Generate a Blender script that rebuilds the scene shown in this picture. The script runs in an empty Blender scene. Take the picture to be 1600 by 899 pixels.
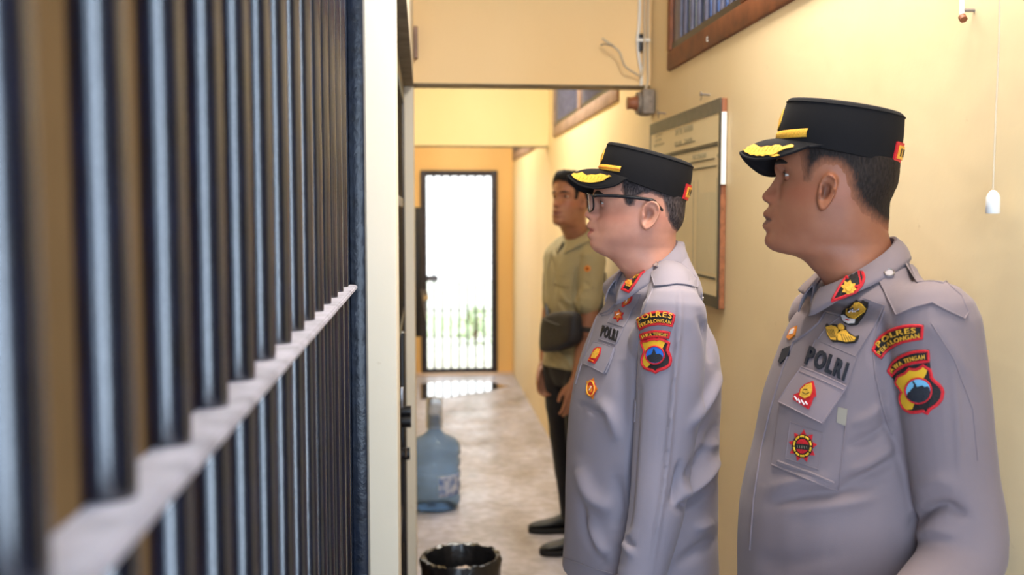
import bpy, bmesh, math, random
import numpy as np
from mathutils import Vector, Matrix, noise
from mathutils.bvhtree import BVHTree
from mathutils.geometry import delaunay_2d_cdt
random.seed(7)
SC = bpy.context.scene
COL = SC.collection

# ------------------------------------------------------------------ camera
CAMZ = 1.58
F = 1600.0
YAW = math.atan(138/1600*math.cos(math.radians(4.2)))
PITCH = math.atan(117.5/1600)
cd = bpy.data.cameras.new('camera'); cam = bpy.data.objects.new('camera', cd); COL.objects.link(cam)
cd.sensor_width = 36; cd.lens = 36; cd.clip_start = .02
cam.location = (0, 0, CAMZ)
cam.rotation_euler = (math.pi/2-PITCH, 0, -YAW)
cd.dof.use_dof = True; cd.dof.focus_distance = 1.85; cd.dof.aperture_fstop = 3.6
SC.camera = cam
SC.view_settings.view_transform = 'Standard'; SC.view_settings.look = 'None'
SC.view_settings.gamma = 1; SC.view_settings.use_curve_mapping = False
SC.view_settings.exposure = 0.0
try:
    SC.cycles.max_bounces = 10; SC.cycles.diffuse_bounces = 5; SC.cycles.glossy_bounces = 4
    SC.cycles.transmission_bounces = 8; SC.cycles.sample_clamp_indirect = 6; SC.cycles.caustics_reflective = False
    SC.cycles.caustics_refractive = False; SC.cycles.use_denoising = True
except Exception: pass

# ------------------------------------------------------------------ world and lights
W = bpy.data.worlds.new('sky'); SC.world = W; W.use_nodes = True
wn = W.node_tree.nodes; wn['Background'].inputs[0].default_value = (0.94, 0.98, 1.0, 1); wn['Background'].inputs[1].default_value = 3.2

def area(name, loc, rot, sx, sy, power, color, portal=False):
    l = bpy.data.lights.new(name, 'AREA'); l.shape = 'RECTANGLE'; l.size = sx; l.size_y = sy
    l.energy = power; l.color = color
    o = bpy.data.objects.new(name, l); COL.objects.link(o); o.location = loc; o.rotation_euler = rot
    if portal: l.cycles.is_portal = True
    return o
R90 = math.pi/2
area('window_fill_light', (1.3, 4.0, 2.7), (0, -R90, 0), .4, 9.0, 80, (.72, .84, 1.0))  # added fill that brightens the backing behind the windows
area('gate_portal', (.32, 10.15, 1.0), (-R90, 0, 0), .8, 2.1, 1, (1, 1, 1), True)
area('rear_daylight', (-.05, -1.0, 1.6), (R90, 0, 0), .95, 2.7, 76, (.56, .75, 1.0))
area('corridor_lamp_light', (.64, 1.75, 2.76), (0, math.radians(12), 0), .25, 1.3, 54, (1.0, .91, .79))
area('ceiling_lamp_light', (.36, 5.6, 2.9), (0, 0, 0), .2, 1.2, 40, (1.0, .96, .86))
area('far_fill_light', (.36, 8.5, 2.9), (0, 0, 0), .3, 1.2, 30, (1.0, .95, .86))  # added fill to brighten the far end, no lamp stands there
area('cell_lamp_light', (-1.4, .8, 2.7), (0, 0, 0), .5, .5, 1.2, (1.0, .8, .55))

# ------------------------------------------------------------------ unprojection (for measuring)
cR = Vector((math.cos(YAW), -math.sin(YAW), 0))
cF = Vector((math.sin(YAW)*math.cos(PITCH), math.cos(YAW)*math.cos(PITCH), -math.sin(PITCH)))
cU = cR.cross(cF)
CP = Vector((0, 0, CAMZ))
def ray(px, py): return (cF*F + cR*(px-800) + cU*(449.5-py)).normalized()
def onY(px, py, Y): d = ray(px, py); return CP + d*(Y/d.y)
def onX(px, py, X): d = ray(px, py); return CP + d*(X/d.x)
def onZ(px, py, Z): d = ray(px, py); return CP + d*((Z-CAMZ)/d.z)
def project(P):
    """numpy Nx3 -> Nx2 pixels"""
    v = P - np.array(CP); z = v@np.array(cF)
    return np.stack([800+F*(v@np.array(cR))/z, 449.5-F*(v@np.array(cU))/z], 1)

# ------------------------------------------------------------------ materials
def lin(c):
    return tuple((x/12.92 if x <= .04045 else ((x+.055)/1.055)**2.4) for x in [v/255 for v in c])
MATS = {}
def mat(name, rgb, rough=.6, metal=0, spec=.5, noise_amt=0, noise_scale=20, bump=0, bump_scale=200, sss=0, trans=0, ior=1.45, coat=0, sheen=0, noise2=None):
    if name in MATS: return MATS[name]
    m = bpy.data.materials.new(name); m.use_nodes = True; MATS[name] = m
    nt = m.node_tree; b = nt.nodes['Principled BSDF']
    c = lin(rgb); b.inputs['Base Color'].default_value = (*c, 1)
    b.inputs['Roughness'].default_value = rough; b.inputs['Metallic'].default_value = metal
    b.inputs['Specular IOR Level'].default_value = spec; b.inputs['IOR'].default_value = ior
    b.inputs['Transmission Weight'].default_value = trans; b.inputs['Coat Weight'].default_value = coat
    if sss:
        b.inputs['Subsurface Weight'].default_value = sss; b.inputs['Subsurface Radius'].default_value = (.01, .004, .002); b.inputs['Subsurface Scale'].default_value = 1
    if sheen: b.inputs['Sheen Weight'].default_value = sheen
    tc = nt.nodes.new('ShaderNodeTexCoord')
    if noise_amt:
        n = nt.nodes.new('ShaderNodeTexNoise'); n.inputs['Scale'].default_value = noise_scale; n.inputs['Detail'].default_value = 6
        nt.links.new(tc.outputs['Object'], n.inputs['Vector'])
        r = nt.nodes.new('ShaderNodeValToRGB')
        r.color_ramp.elements[0].position = .3; r.color_ramp.elements[1].position = .7
        lo = noise2 and lin(noise2) or tuple(x*(1-noise_amt) for x in c)
        hi = tuple(min(1, x*(1+noise_amt*.6)) for x in c) if not noise2 else c
        r.color_ramp.elements[0].color = (*lo, 1); r.color_ramp.elements[1].color = (*hi, 1)
        nt.links.new(n.outputs['Fac'], r.inputs[0]); nt.links.new(r.outputs[0], b.inputs['Base Color'])
    if bump:
        n = nt.nodes.new('ShaderNodeTexNoise'); n.inputs['Scale'].default_value = bump_scale; n.inputs['Detail'].default_value = 4
        nt.links.new(tc.outputs['Object'], n.inputs['Vector'])
        bp = nt.nodes.new('ShaderNodeBump'); bp.inputs['Strength'].default_value = bump; bp.inputs['Distance'].default_value = .002
        nt.links.new(n.outputs['Fac'], bp.inputs['Height']); nt.links.new(bp.outputs[0], b.inputs['Normal'])
    return m

def wall_mat(name, rgb, stain):
    m = mat(name, rgb, rough=.55, spec=.35)
    nt = m.node_tree; b = nt.nodes['Principled BSDF']; tc = [n for n in nt.nodes if n.type == 'TEX_COORD'][0]
    n1 = nt.nodes.new('ShaderNodeTexNoise'); n1.inputs['Scale'].default_value = 1.7; n1.inputs['Detail'].default_value = 8
    n2 = nt.nodes.new('ShaderNodeTexNoise'); n2.inputs['Scale'].default_value = 28; n2.inputs['Detail'].default_value = 3
    mp = nt.nodes.new('ShaderNodeMapping'); mp.inputs['Scale'].default_value = (1, 1, .35)
    nt.links.new(tc.outputs['Object'], mp.inputs[0]); nt.links.new(mp.outputs[0], n1.inputs['Vector']); nt.links.new(tc.outputs['Object'], n2.inputs['Vector'])
    r1 = nt.nodes.new('ShaderNodeValToRGB'); r1.color_ramp.elements[0].position = .32; r1.color_ramp.elements[1].position = .6
    r1.color_ramp.elements[0].color = (*lin(stain), 1); r1.color_ramp.elements[1].color = (*lin(rgb), 1)
    r2 = nt.nodes.new('ShaderNodeValToRGB'); r2.color_ramp.elements[0].position = .72; r2.color_ramp.elements[1].position = .82
    r2.color_ramp.elements[0].color = (0, 0, 0, 1); r2.color_ramp.elements[1].color = (.35, .35, .35, 1)
    mx = nt.nodes.new('ShaderNodeMixRGB'); mx.inputs[2].default_value = (*lin((170, 140, 95)), 1)
    nt.links.new(n1.outputs['Fac'], r1.inputs[0]); nt.links.new(n2.outputs['Fac'], r2.inputs[0])
    nt.links.new(r2.outputs[0], mx.inputs[0]); nt.links.new(r1.outputs[0], mx.inputs[1]); nt.links.new(mx.outputs[0], b.inputs['Base Color'])
    n3 = nt.nodes.new('ShaderNodeTexNoise'); n3.inputs['Scale'].default_value = 14; n3.inputs['Detail'].default_value = 6
    nt.links.new(tc.outputs['Object'], n3.inputs['Vector'])
    bp = nt.nodes.new('ShaderNodeBump'); bp.inputs['Strength'].default_value = .22; bp.inputs['Distance'].default_value = .006
    nt.links.new(n3.outputs['Fac'], bp.inputs['Height']); nt.links.new(bp.outputs[0], b.inputs['Normal'])
    return m
M_wallR = wall_mat('yellow_paint', (240, 220, 180), (232, 210, 166))
M_beam = wall_mat('peach_paint', (252, 218, 162), (248, 211, 152))
M_beam2 = wall_mat('lemon_paint', (238, 222, 172), (234, 215, 162))
M_orange = wall_mat('orange_wall', (243, 204, 140), (236, 194, 126))  # far wall, a more orange colour than the side walls
M_pier = wall_mat('cream_paint', (234, 225, 206), (224, 213, 190))
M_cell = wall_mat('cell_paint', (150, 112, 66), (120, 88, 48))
M_grey = mat('grey_soffit', (150, 138, 118), rough=.9, noise_amt=.3, noise_scale=12)  # darker grey on the beam and lintel undersides
M_ceil = mat('white_ceiling', (235, 232, 224), rough=.9)

def floor_mat():
    m = mat('wet_concrete', (190, 180, 182), rough=.35)
    nt = m.node_tree; b = nt.nodes['Principled BSDF']; tc = [n for n in nt.nodes if n.type == 'TEX_COORD'][0]
    def N(s, d, sc=(1, 1, 1)):
        mp = nt.nodes.new('ShaderNodeMapping'); mp.inputs['Scale'].default_value = sc
        n = nt.nodes.new('ShaderNodeTexNoise'); n.inputs['Scale'].default_value = s; n.inputs['Detail'].default_value = d
        nt.links.new(tc.outputs['Object'], mp.inputs[0]); nt.links.new(mp.outputs[0], n.inputs['Vector']); return n
    def ramp(src, stops):
        r = nt.nodes.new('ShaderNodeValToRGB'); e = r.color_ramp.elements
        while len(e) < len(stops): e.new(.5)
        for i, (p, c) in enumerate(stops): e[i].position = p; e[i].color = (*c, 1)
        nt.links.new(src, r.inputs[0]); return r
    a = ramp(N(2.2, 9, (1.6, .7, 1)).outputs['Fac'], [(.28, lin((142, 133, 126))), (.46, lin((176, 171, 178))), (.66, lin((200, 198, 214)))])
    bb = ramp(N(16, 6).outputs['Fac'], [(.4, (.62, .6, .57)), (.62, (1, 1, 1))])
    mx = nt.nodes.new('ShaderNodeMixRGB'); mx.blend_type = 'MULTIPLY'; mx.inputs[0].default_value = .6
    nt.links.new(a.outputs[0], mx.inputs[1]); nt.links.new(bb.outputs[0], mx.inputs[2]); nt.links.new(mx.outputs[0], b.inputs['Base Color'])
    rr = ramp(N(3.1, 4).outputs['Fac'], [(.38, (.32,)*3), (.62, (.48,)*3)])
    nt.links.new(rr.outputs[0], b.inputs['Roughness'])
    bp = nt.nodes.new('ShaderNodeBump'); bp.inputs['Strength'].default_value = .35; bp.inputs['Distance'].default_value = .006
    nt.links.new(N(9, 7).outputs['Fac'], bp.inputs['Height']); nt.links.new(bp.outputs[0], b.inputs['Normal'])
    return m
M_floor = floor_mat()
M_bar = mat('glossy_navy_black_paint', (12, 17, 34), rough=.26, spec=.5, ior=1.9, noise_amt=.6, noise_scale=30, bump=.3, bump_scale=38, coat=.6)
M_bar.node_tree.nodes['Principled BSDF'].inputs['Coat Roughness'].default_value = .16
M_frame_navy = mat('navy_frame_paint', (22, 30, 46), rough=.3, noise_amt=.5, noise_scale=40, bump=.5, bump_scale=80)
M_dust = mat('dusty_rail', (176, 174, 188), rough=.75, noise_amt=.3, noise_scale=35, bump=.8, bump_scale=60)
M_black = mat('black_metal', (22, 22, 26), rough=.35, noise_amt=.4, noise_scale=30)
M_gate = mat('dark_gate_metal', (52, 48, 58), rough=.5, noise_amt=.4, noise_scale=15)
M_steel = mat('steel', (170, 168, 172), rough=.3, metal=1)
M_brass = mat('padlock_brass', (196, 176, 140), rough=.35, metal=.7)
M_wood = mat('brown_wood', (128, 74, 44), rough=.6, noise_amt=.35, noise_scale=18)
M_woodgrey = mat('weathered_wood', (160, 132, 116), rough=.7, noise_amt=.3, noise_scale=18)
M_shutter = mat('slate_blue_shutter', (92, 92, 114), rough=.3, noise_amt=.3, noise_scale=25)
M_white = mat('white_plastic', (240, 238, 232), rough=.4)
M_cable = mat('cream_cable', (205, 190, 165), rough=.5)
M_dirty = mat('grey_plastic', (140, 128, 116), rough=.6, noise_amt=.3, noise_scale=60)
M_terra = mat('brown_plastic', (150, 92, 62), rough=.5)

# ------------------------------------------------------------------ mesh helpers
class MB:
    def __init__(s): s.v = []; s.f = []; s.m = []; s.mats = []
    def mi(s, m):
        if m not in s.mats: s.mats.append(m)
        return s.mats.index(m)
    def add(s, vs, fs, m):
        o = len(s.v); s.v += [tuple(v) for v in vs]; i = s.mi(m)
        for f in fs: s.f.append(tuple(o+k for k in f)); s.m.append(i)
    def box(s, a, b, m, bev=0):
        bm = bmesh.new(); bmesh.ops.create_cube(bm, size=1)
        c = [(a[i]+b[i])/2 for i in range(3)]; d = [abs(b[i]-a[i]) for i in range(3)]
        for v in bm.verts: v.co = Vector((c[0]+v.co.x*d[0], c[1]+v.co.y*d[1], c[2]+v.co.z*d[2]))
        if bev: bmesh.ops.bevel(bm, geom=bm.edges[:], offset=min(bev, min(d)*.45), segments=2, affect='EDGES', profile=.5)
        s.frombm(bm, m)
    def frombm(s, bm, m):
        bm.verts.index_update(); s.add([v.co[:] for v in bm.verts], [[v.index for v in f.verts] for f in bm.faces], m); bm.free()
    def tube(s, pts, rad, m, n=12, cap=True):
        v, f = tube(pts, rad, n, cap); s.add(v, f, m)
    def build(s, name, parent=None, smooth=True, org=None, **props):
        me = bpy.data.meshes.new(name)
        v = s.v
        o = Vector(org) if org is not None else Vector((0, 0, 0))
        v = [(a[0]-o[0], a[1]-o[1], a[2]-o[2]) for a in v]
        me.from_pydata(v, [], s.f); me.update()
        for m in s.mats: me.materials.append(m)
        me.polygons.foreach_set('material_index', s.m)
        if smooth:
            me.shade_smooth()
            try: me.set_sharp_from_angle(angle=math.radians(42))
            except Exception: pass
        ob = bpy.data.objects.new(name, me); COL.objects.link(ob)
        link_to(ob, parent, o)
        for k, x in props.items(): ob[k] = x
        return ob
ORG = {}
def link_to(ob, parent, o):
    """ob's mesh is relative to world point o"""
    ORG[ob.name] = Vector(o)
    if parent is not None:
        ob.parent = parent; ob.location = Vector(o)-ORG[parent.name]
    else: ob.location = o
def empty(name, loc, **props):
    e = bpy.data.objects.new(name, None); COL.objects.link(e); e.location = loc; e.empty_display_size = .1
    ORG[e.name] = Vector(loc)
    for k, x in props.items(): e[k] = x
    return e
def bld(mb, name, parent=None, org=None, **props):
    if org is None: org = ORG[parent.name] if parent is not None else (0, 0, 0)
    return mb.build(name, parent, org=org, **props)
def thing_mesh(mb, name, org, label, cat, group=None):
    p = dict(label=label, category=cat)
    if group: p['group'] = group
    return mb.build(name, None, org=org, **p)

def frames(P):
    P = [Vector(p) for p in P]; T = []
    for i in range(len(P)):
        a = P[max(i-1, 0)]; b = P[min(i+1, len(P)-1)]; T.append((b-a).normalized())
    up = Vector((0, 0, 1)) if abs(T[0].z) < .9 else Vector((0, 1, 0))
    N = [(up - T[0]*up.dot(T[0])).normalized()]
    for i in range(1, len(P)):
        n = N[-1]-T[i]*N[-1].dot(T[i]); N.append(n.normalized())
    return P, T, N
def tube(pts, rad, n=12, cap=True):
    P, T, N = frames(pts)
    if not hasattr(rad, '__len__'): rad = [rad]*len(P)
    rings = []
    if cap == 'round':
        r0, r1 = rad[0], rad[-1]; PP = []; RR = []; TT = []; NN = []
        for a in (75, 50, 25): PP.append(P[0]-T[0]*r0*math.sin(math.radians(a))); RR.append(r0*math.cos(math.radians(a))); TT.append(T[0]); NN.append(N[0])
        PP += P; RR += list(rad); TT += T; NN += N
        for a in (25, 50, 75): PP.append(P[-1]+T[-1]*r1*math.sin(math.radians(a))); RR.append(r1*math.cos(math.radians(a))); TT.append(T[-1]); NN.append(N[-1])
        P, rad, T, N = PP, RR, TT, NN
    v = []; f = []
    for p, t, nn, r in zip(P, T, N, rad):
        b = t.cross(nn)
        for k in range(n):
            a = 2*math.pi*k/n; v.append(tuple(p+nn*(r*math.cos(a))+b*(r*math.sin(a))))
    for i in range(len(P)-1):
        for k in range(n): k2 = (k+1) % n; f.append((i*n+k, i*n+k2, (i+1)*n+k2, (i+1)*n+k))
    if cap: f.append(tuple(reversed(range(n)))); f.append(tuple(range((len(P)-1)*n, len(P)*n)))
    return v, f
def spline(pts, n=8):
    """catmull-rom through points"""
    P = [Vector(p) for p in pts]
    if len(P) < 3: return [tuple(P[0].lerp(P[-1], i/n)) for i in range(n+1)]
    P = [2*P[0]-P[1]]+P+[2*P[-1]-P[-2]]; out = []
    for i in range(1, len(P)-2):
        for k in range(n):
            t = k/n; a, b, c, d = P[i-1:i+3]
            out.append(tuple(.5*((2*b)+(c-a)*t+(2*a-5*b+4*c-d)*t*t+(3*b-a-3*c+d)*t**3)))
    out.append(tuple(P[-2])); return out
def pchip(x, y, xi):
    x = np.asarray(x, float); y = np.asarray(y, float); xi = np.asarray(xi, float)
    if x[0] > x[-1]: x = x[::-1]; y = y[::-1]
    h = np.diff(x); d = np.diff(y)/h; m = np.zeros(len(x)); m[0] = d[0]; m[-1] = d[-1]
    for i in range(1, len(x)-1):
        if d[i-1]*d[i] > 0:
            w1 = 2*h[i]+h[i-1]; w2 = h[i]+2*h[i-1]; m[i] = (w1+w2)/(w1/d[i-1]+w2/d[i])
    xi = np.clip(xi, x[0], x[-1]); k = np.clip(np.searchsorted(x, xi)-1, 0, len(h)-1)
    t = (xi-x[k])/h[k]
    return (2*t**3-3*t**2+1)*y[k]+(t**3-2*t**2+t)*h[k]*m[k]+(-2*t**3+3*t**2)*y[k+1]+(t**3-t**2)*h[k]*m[k+1]
def grid_faces(nr, nc, closed=True, flip=False):
    f = []
    for i in range(nr-1):
        for j in range(nc if closed else nc-1):
            j2 = (j+1) % nc; q = (i*nc+j, i*nc+j2, (i+1)*nc+j2, (i+1)*nc+j); f.append(q[::-1] if flip else q)
    return f
def loft(rings, cap=True):
    n = len(rings[0]); v = [tuple(p) for r in rings for p in r]; f = grid_faces(len(rings), n)
    if cap: f.append(tuple(reversed(range(n)))); f.append(tuple(range((len(rings)-1)*n, len(rings)*n)))
    return v, f
def temp_obj(v, f):
    me = bpy.data.meshes.new('tmp'); me.from_pydata([tuple(x) for x in v], [], f); me.update()
    o = bpy.data.objects.new('tmp', me); COL.objects.link(o); return o
def voxel(parts, size, smooth=2, fac=.5):
    """union of closed shapes by voxel remesh -> (V ndarray, faces)"""
    V = []; Fc = []
    for v, f in parts:
        # orient outward
        bm = bmesh.new(); bv = [bm.verts.new(tuple(p)) for p in v]
        for q in f:
            try: bm.faces.new([bv[k] for k in q])
            except ValueError: pass
        bmesh.ops.recalc_face_normals(bm, faces=bm.faces[:]); bm.verts.index_update()
        o = len(V); V += [p.co[:] for p in bm.verts]; Fc += [tuple(o+x.index for x in q.verts) for q in bm.faces]; bm.free()
    ob = temp_obj(V, Fc)
    md = ob.modifiers.new('r', 'REMESH'); md.mode = 'VOXEL'; md.voxel_size = size; md.adaptivity = 0
    if smooth: s = ob.modifiers.new('s', 'SMOOTH'); s.iterations = smooth; s.factor = fac
    dg = bpy.context.evaluated_depsgraph_get(); dg.update()
    me = bpy.data.meshes.new_from_object(ob.evaluated_get(dg))
    n = len(me.vertices); co = np.empty(n*3); me.vertices.foreach_get('co', co); co = co.reshape(-1, 3)
    fs = [tuple(p.vertices) for p in me.polygons]
    bpy.data.objects.remove(ob); bpy.data.meshes.remove(me)
    return co, fs
def normals(V, Fc):
    me = bpy.data.meshes.new('n'); me.from_pydata(V.tolist(), [], Fc); me.update()
    n = np.empty(len(V)*3); me.vertices.foreach_get('normal', n); bpy.data.meshes.remove(me); return n.reshape(-1, 3)
def obj_from(V, Fc, name, m, parent, org=None, attr=None, smooth=True, **props):
    mb = MB(); mb.v = [tuple(x) for x in V]; mb.f = Fc; mb.mats = [m]; mb.m = [0]*len(Fc)
    me = bpy.data.meshes.new(name); o = Vector(org if org is not None else ORG[parent.name])
    me.from_pydata((np.asarray(V)-np.array(o)).tolist(), [], Fc); me.update(); me.materials.append(m)
    if smooth: me.shade_smooth()
    if attr is not None:
        a = me.color_attributes.new('tint', 'FLOAT_COLOR', 'POINT'); a.data.foreach_set('color', np.asarray(attr, dtype=np.float32).ravel())
    ob = bpy.data.objects.new(name, me); COL.objects.link(ob); link_to(ob, parent, o)
    for k, x in props.items(): ob[k] = x
    return ob

# glyph cache (text curve -> mesh), made while the scene is still empty
GL = {}
def glyphs(chars, offset=.012):
    for ch in sorted(set(chars)):
        if (ch, offset) in GL: continue
        cu = bpy.data.curves.new('t', 'FONT'); cu.body = ch; cu.size = 1; cu.extrude = .5; cu.offset = offset; cu.resolution_u = 3
        o = bpy.data.objects.new('t', cu); COL.objects.link(o)
        dg = bpy.context.evaluated_depsgraph_get(); dg.update()
        me = bpy.data.meshes.new_from_object(o.evaluated_get(dg))
        v = np.array([q.co[:] for q in me.vertices]).reshape(-1, 3); f = [tuple(p.vertices) for p in me.polygons]
        w = (v[:, 0].max()-v[:, 0].min()) if len(v) else .3; x0 = v[:, 0].min() if len(v) else 0
        GL[(ch, offset)] = (v-np.array([x0, 0, 0]) if len(v) else v, f, w)
        bpy.data.objects.remove(o); bpy.data.curves.remove(cu); bpy.data.meshes.remove(me)
glyphs('POLRESKANGJWTH'); glyphs('POLRI', .04); glyphs('ABDEFGHIJKLMNOPRSTUW', .0); glyphs('C', .02)

def text_local(s, offset=0.0, gap=.12, space=.35):
    """list of (verts xy z, faces) laid on x axis, cap height ~.73; returns total width"""
    x = 0; out = []
    for ch in s:
        if ch == ' ': x += space; continue
        v, f, w = GL[(ch, offset)]; out.append((v+np.array([x, 0, 0]), f)); x += w+gap
    return out, x-gap

# ------------------------------------------------------------------ patches laid on a surface
class Patch:
    def __init__(s, bvh, depth): s.b = bvh; s.mb = MB(); s.depth = depth
    def hit(s, px, py):
        d = ray(px, py); h, n, i, t = s.b.ray_cast(CP, d, 20)
        if h is None or t > s.depth+.25:
            h, n, i, t = s.b.find_nearest(CP+d*s.depth)
        if n.dot(d) > 0: n = -n
        n = (n*.6-d*.4).normalized()
        return h, n
    def poly(s, pts, m, off0, off1, g=5):
        pts = [tuple(p) for p in pts]; n = len(pts)
        B = []
        for i in range(n):
            a = pts[i]; b = pts[(i+1) % n]; L = math.dist(a, b); k = max(1, int(L/g))
            B += [(a[0]+(b[0]-a[0])*j/k, a[1]+(b[1]-a[1])*j/k) for j in range(k)]
        nb = len(B); xs = [p[0] for p in B]; ys = [p[1] for p in B]; I = []
        y = min(ys)+g*.5
        while y < max(ys):
            x = min(xs)+g*.5
            while x < max(xs):
                c = False; j = nb-1; md = 1e9
                for i in range(nb):
                    xi, yi = B[i]; xj, yj = B[j]
                    if (yi > y) != (yj > y) and x < (xj-xi)*(y-yi)/(yj-yi)+xi: c = not c
                    md = min(md, (xi-x)**2+(yi-y)**2); j = i
                if c and md > (g*.4)**2: I.append((x, y))
                x += g
            y += g
        res = delaunay_2d_cdt([Vector(p) for p in B+I], [], [list(range(nb))], 1, 1e-4)
        V2, Fc = res[0], res[2]; vo = []
        hs = [s.hit(p[0], p[1]) for p in V2]
        top = [h+n*off1 for h, n in hs]
        s.mb.add(top, Fc, m)
        bh = [s.hit(*p) for p in B]
        vs = [h+n*off0 for h, n in bh]+[h+n*off1 for h, n in bh]
        s.mb.add(vs, [(i, (i+1) % nb, nb+(i+1) % nb, nb+i) for i in range(nb)], m)
    def line(s, pts, m, r, off=0, closed=False, g=4, n=6):
        B = []; N = len(pts)
        for i in range(N if closed else N-1):
            a = pts[i]; b = pts[(i+1) % N]; k = max(1, int(math.dist(a, b)/g))
            B += [(a[0]+(b[0]-a[0])*j/k, a[1]+(b[1]-a[1])*j/k) for j in range(k)]
        B.append(pts[0] if closed else pts[-1])
        P = []
        for p in B:
            h, nn = s.hit(*p); P.append(h+nn*off)
        s.mb.tube(P, r, m, n=n)
    def text(s, txt, path, h, m, off0, off1, shear=None, offset=.012, fit=True, yscale=1.0):
        """letters along a pixel path (baseline)"""
        gl, w = text_local(txt, offset)
        L = [0]
        for a, b in zip(path[:-1], path[1:]): L.append(L[-1]+math.dist(a, b))
        T = L[-1]; sx = T/w; sy = h/.73
        for v, f in gl:
            cx = (v[:, 0].min()+v[:, 0].max())/2*sx
            k = max(0, min(len(L)-2, int(np.searchsorted(L, cx)-1))); t = (cx-L[k])/max(1e-6, L[k+1]-L[k])
            bx = path[k][0]+(path[k+1][0]-path[k][0])*t; by = path[k][1]+(path[k+1][1]-path[k][1])*t
            # smooth direction
            def at(u):
                u = max(0, min(T, u)); q = max(0, min(len(L)-2, int(np.searchsorted(L, u)-1))); tt = (u-L[q])/max(1e-6, L[q+1]-L[q])
                return path[q][0]+(path[q+1][0]-path[q][0])*tt, path[q][1]+(path[q+1][1]-path[q][1])*tt
            p0 = at(cx-5); p1 = at(cx+5); d = math.dist(p0, p1) or 1; ux, uy = (p1[0]-p0[0])/d, (p1[1]-p0[1])/d
            vx, vy = (uy, -ux) if shear is None else shear
            vs = []
            for q in v:
                lx = q[0]*sx-cx; ly = q[1]*sy
                hh, nn = s.hit(bx+ux*lx+vx*ly, by+uy*lx+vy*ly); vs.append(hh+nn*(off1 if q[2] > 0 else off0))
            s.mb.add(vs, f, m)
    def build(s, name, parent, **kw): return bld(s.mb, name, parent, **kw)
def Q(sc, ox, oy):
    return lambda *pts: [(ox+x/sc, oy+y/sc) for x, y in pts]
def circ(c, r, n=24, a0=0, ry=None, rot=0):
    ry = ry or r; o = []
    for k in range(n):
        a = a0+2*math.pi*k/n; x, y = r*math.cos(a), ry*math.sin(a); o.append((c[0]+x*math.cos(rot)-y*math.sin(rot), c[1]+x*math.sin(rot)+y*math.cos(rot)))
    return o
def star(c, r0, r1, n, rot=0, sq=1, tilt=0):
    o = []
    for k in range(2*n):
        a = rot+math.pi*k/n; r = r0 if k % 2 == 0 else r1; x, y = r*math.cos(a)*sq, r*math.sin(a)
        o.append((c[0]+x*math.cos(tilt)-y*math.sin(tilt), c[1]+x*math.sin(tilt)+y*math.cos(tilt)))
    return o


# ================================================================== SETTING
XR = .866      # face of the right wall
def struct(mb, name, parent=None, **kw):
    if parent is None: kw['kind'] = 'structure'
    return bld(mb, name, parent, **kw)
b = MB(); b.box((-3.2, -2.4, -.1), (1.2, 10.2, 0), M_floor); struct(b, 'floor')
b = MB(); b.box((-3.2, -2.4, 3.0), (1.2, 10.2, 3.1), M_ceil); struct(b, 'ceiling')
# right wall with three high window openings (y0, y1) above sill height
WZ0, WZ1 = 1.58+.585*.85-.003, 2.85
wins = [(.97, 3.587), (4.53, 6.78), (7.95, 9.9)]
WIN = []
b = MB()
ys = [-2.4]+[y for w in wins for y in w]+[10.05]
b.box((XR, -2.4, 0), (XR+.14, 10.05, WZ0), M_wallR); b.box((XR, -2.4, WZ1), (XR+.14, 10.05, 3.0), M_wallR)
for i in range(0, len(ys), 2): b.box((XR, ys[i], WZ0), (XR+.14, ys[i+1], WZ1), M_wallR)
struct(b, 'wall_right')
b = MB(); b.box((XR-.03, -2.3, 0), (XR-.002, .75, 2.6), mat('dark_brown_panel', (70, 54, 46), rough=.6, noise_amt=.2), .004); struct(b, 'dark_reflection_panel')  # unseen panel added to darken the reflections in the near bars
b = MB(); b.box((XR+.5, -2.4, 0), (XR+.55, 10.05, 3.0), mat('blue_backing', (150, 165, 195), rough=.9)); struct(b, 'wall_neighbour')  # added backing that keeps the bright sky out of the windows
for wi, (y0, y1) in enumerate(wins):
    wood = M_wood if wi == 0 else M_woodgrey
    fr = MB(); t = .068
    x0, x1 = XR-.012, XR+.03
    fr.box((x0, y0, WZ0), (x1, y1, WZ0+t), wood, .006); fr.box((x0, y0, WZ1-t), (x1, y1, WZ1), wood, .006)
    fr.box((x0, y1-.04, WZ0+t), (x1, y1, WZ1-t), wood, .004); fr.box((x0, y0, WZ0+t), (x1, y0+.05, WZ1-t), wood, .004)
    nm = 3 if wi == 0 else 2; panes = []
    for k in range(1, nm):
        ym = y1-(y1-y0)*k/nm; fr.box((x0, ym-.04, WZ0+t), (x1, ym+.04, WZ1-t), wood, .004)
    root = struct(fr, 'window_%d' % (wi+1))
    edges = [y0+.05]+[y1-(y1-y0)*k/nm for k in range(nm-1, 0, -1)]+[y1-.05]
    for k in range(nm):
        a, c = edges[k]+.04, edges[k+1]-.04
        if k == nm-1: c = edges[k+1]
        if k == 0: a = edges[0]
        s = MB(); s.box((XR-.006, a, WZ0+t), (XR+.022, c, WZ0+t+.022), M_black); s.box((XR-.002, c-.10, WZ0+t+.022), (XR+.022, c, WZ1-t), M_shutter, .003)
        struct(s, 'grille_frame', root)
        yb = a+.05
        while yb < c-.12:
            s = MB(); s.tube([(XR+.008, yb, WZ0+t+.02), (XR+.008, yb, WZ1-t)], .009, M_shutter, n=12); struct(s, 'window_bar', root); yb += .085
    s = MB(); s.box((XR+.085, y0+.03, WZ0+.03), (XR+.09, y1-.03, WZ1-.03), mat('window_glass', (170, 185, 215), rough=.12, trans=.6, ior=1.3)); struct(s, 'pane', root)
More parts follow.
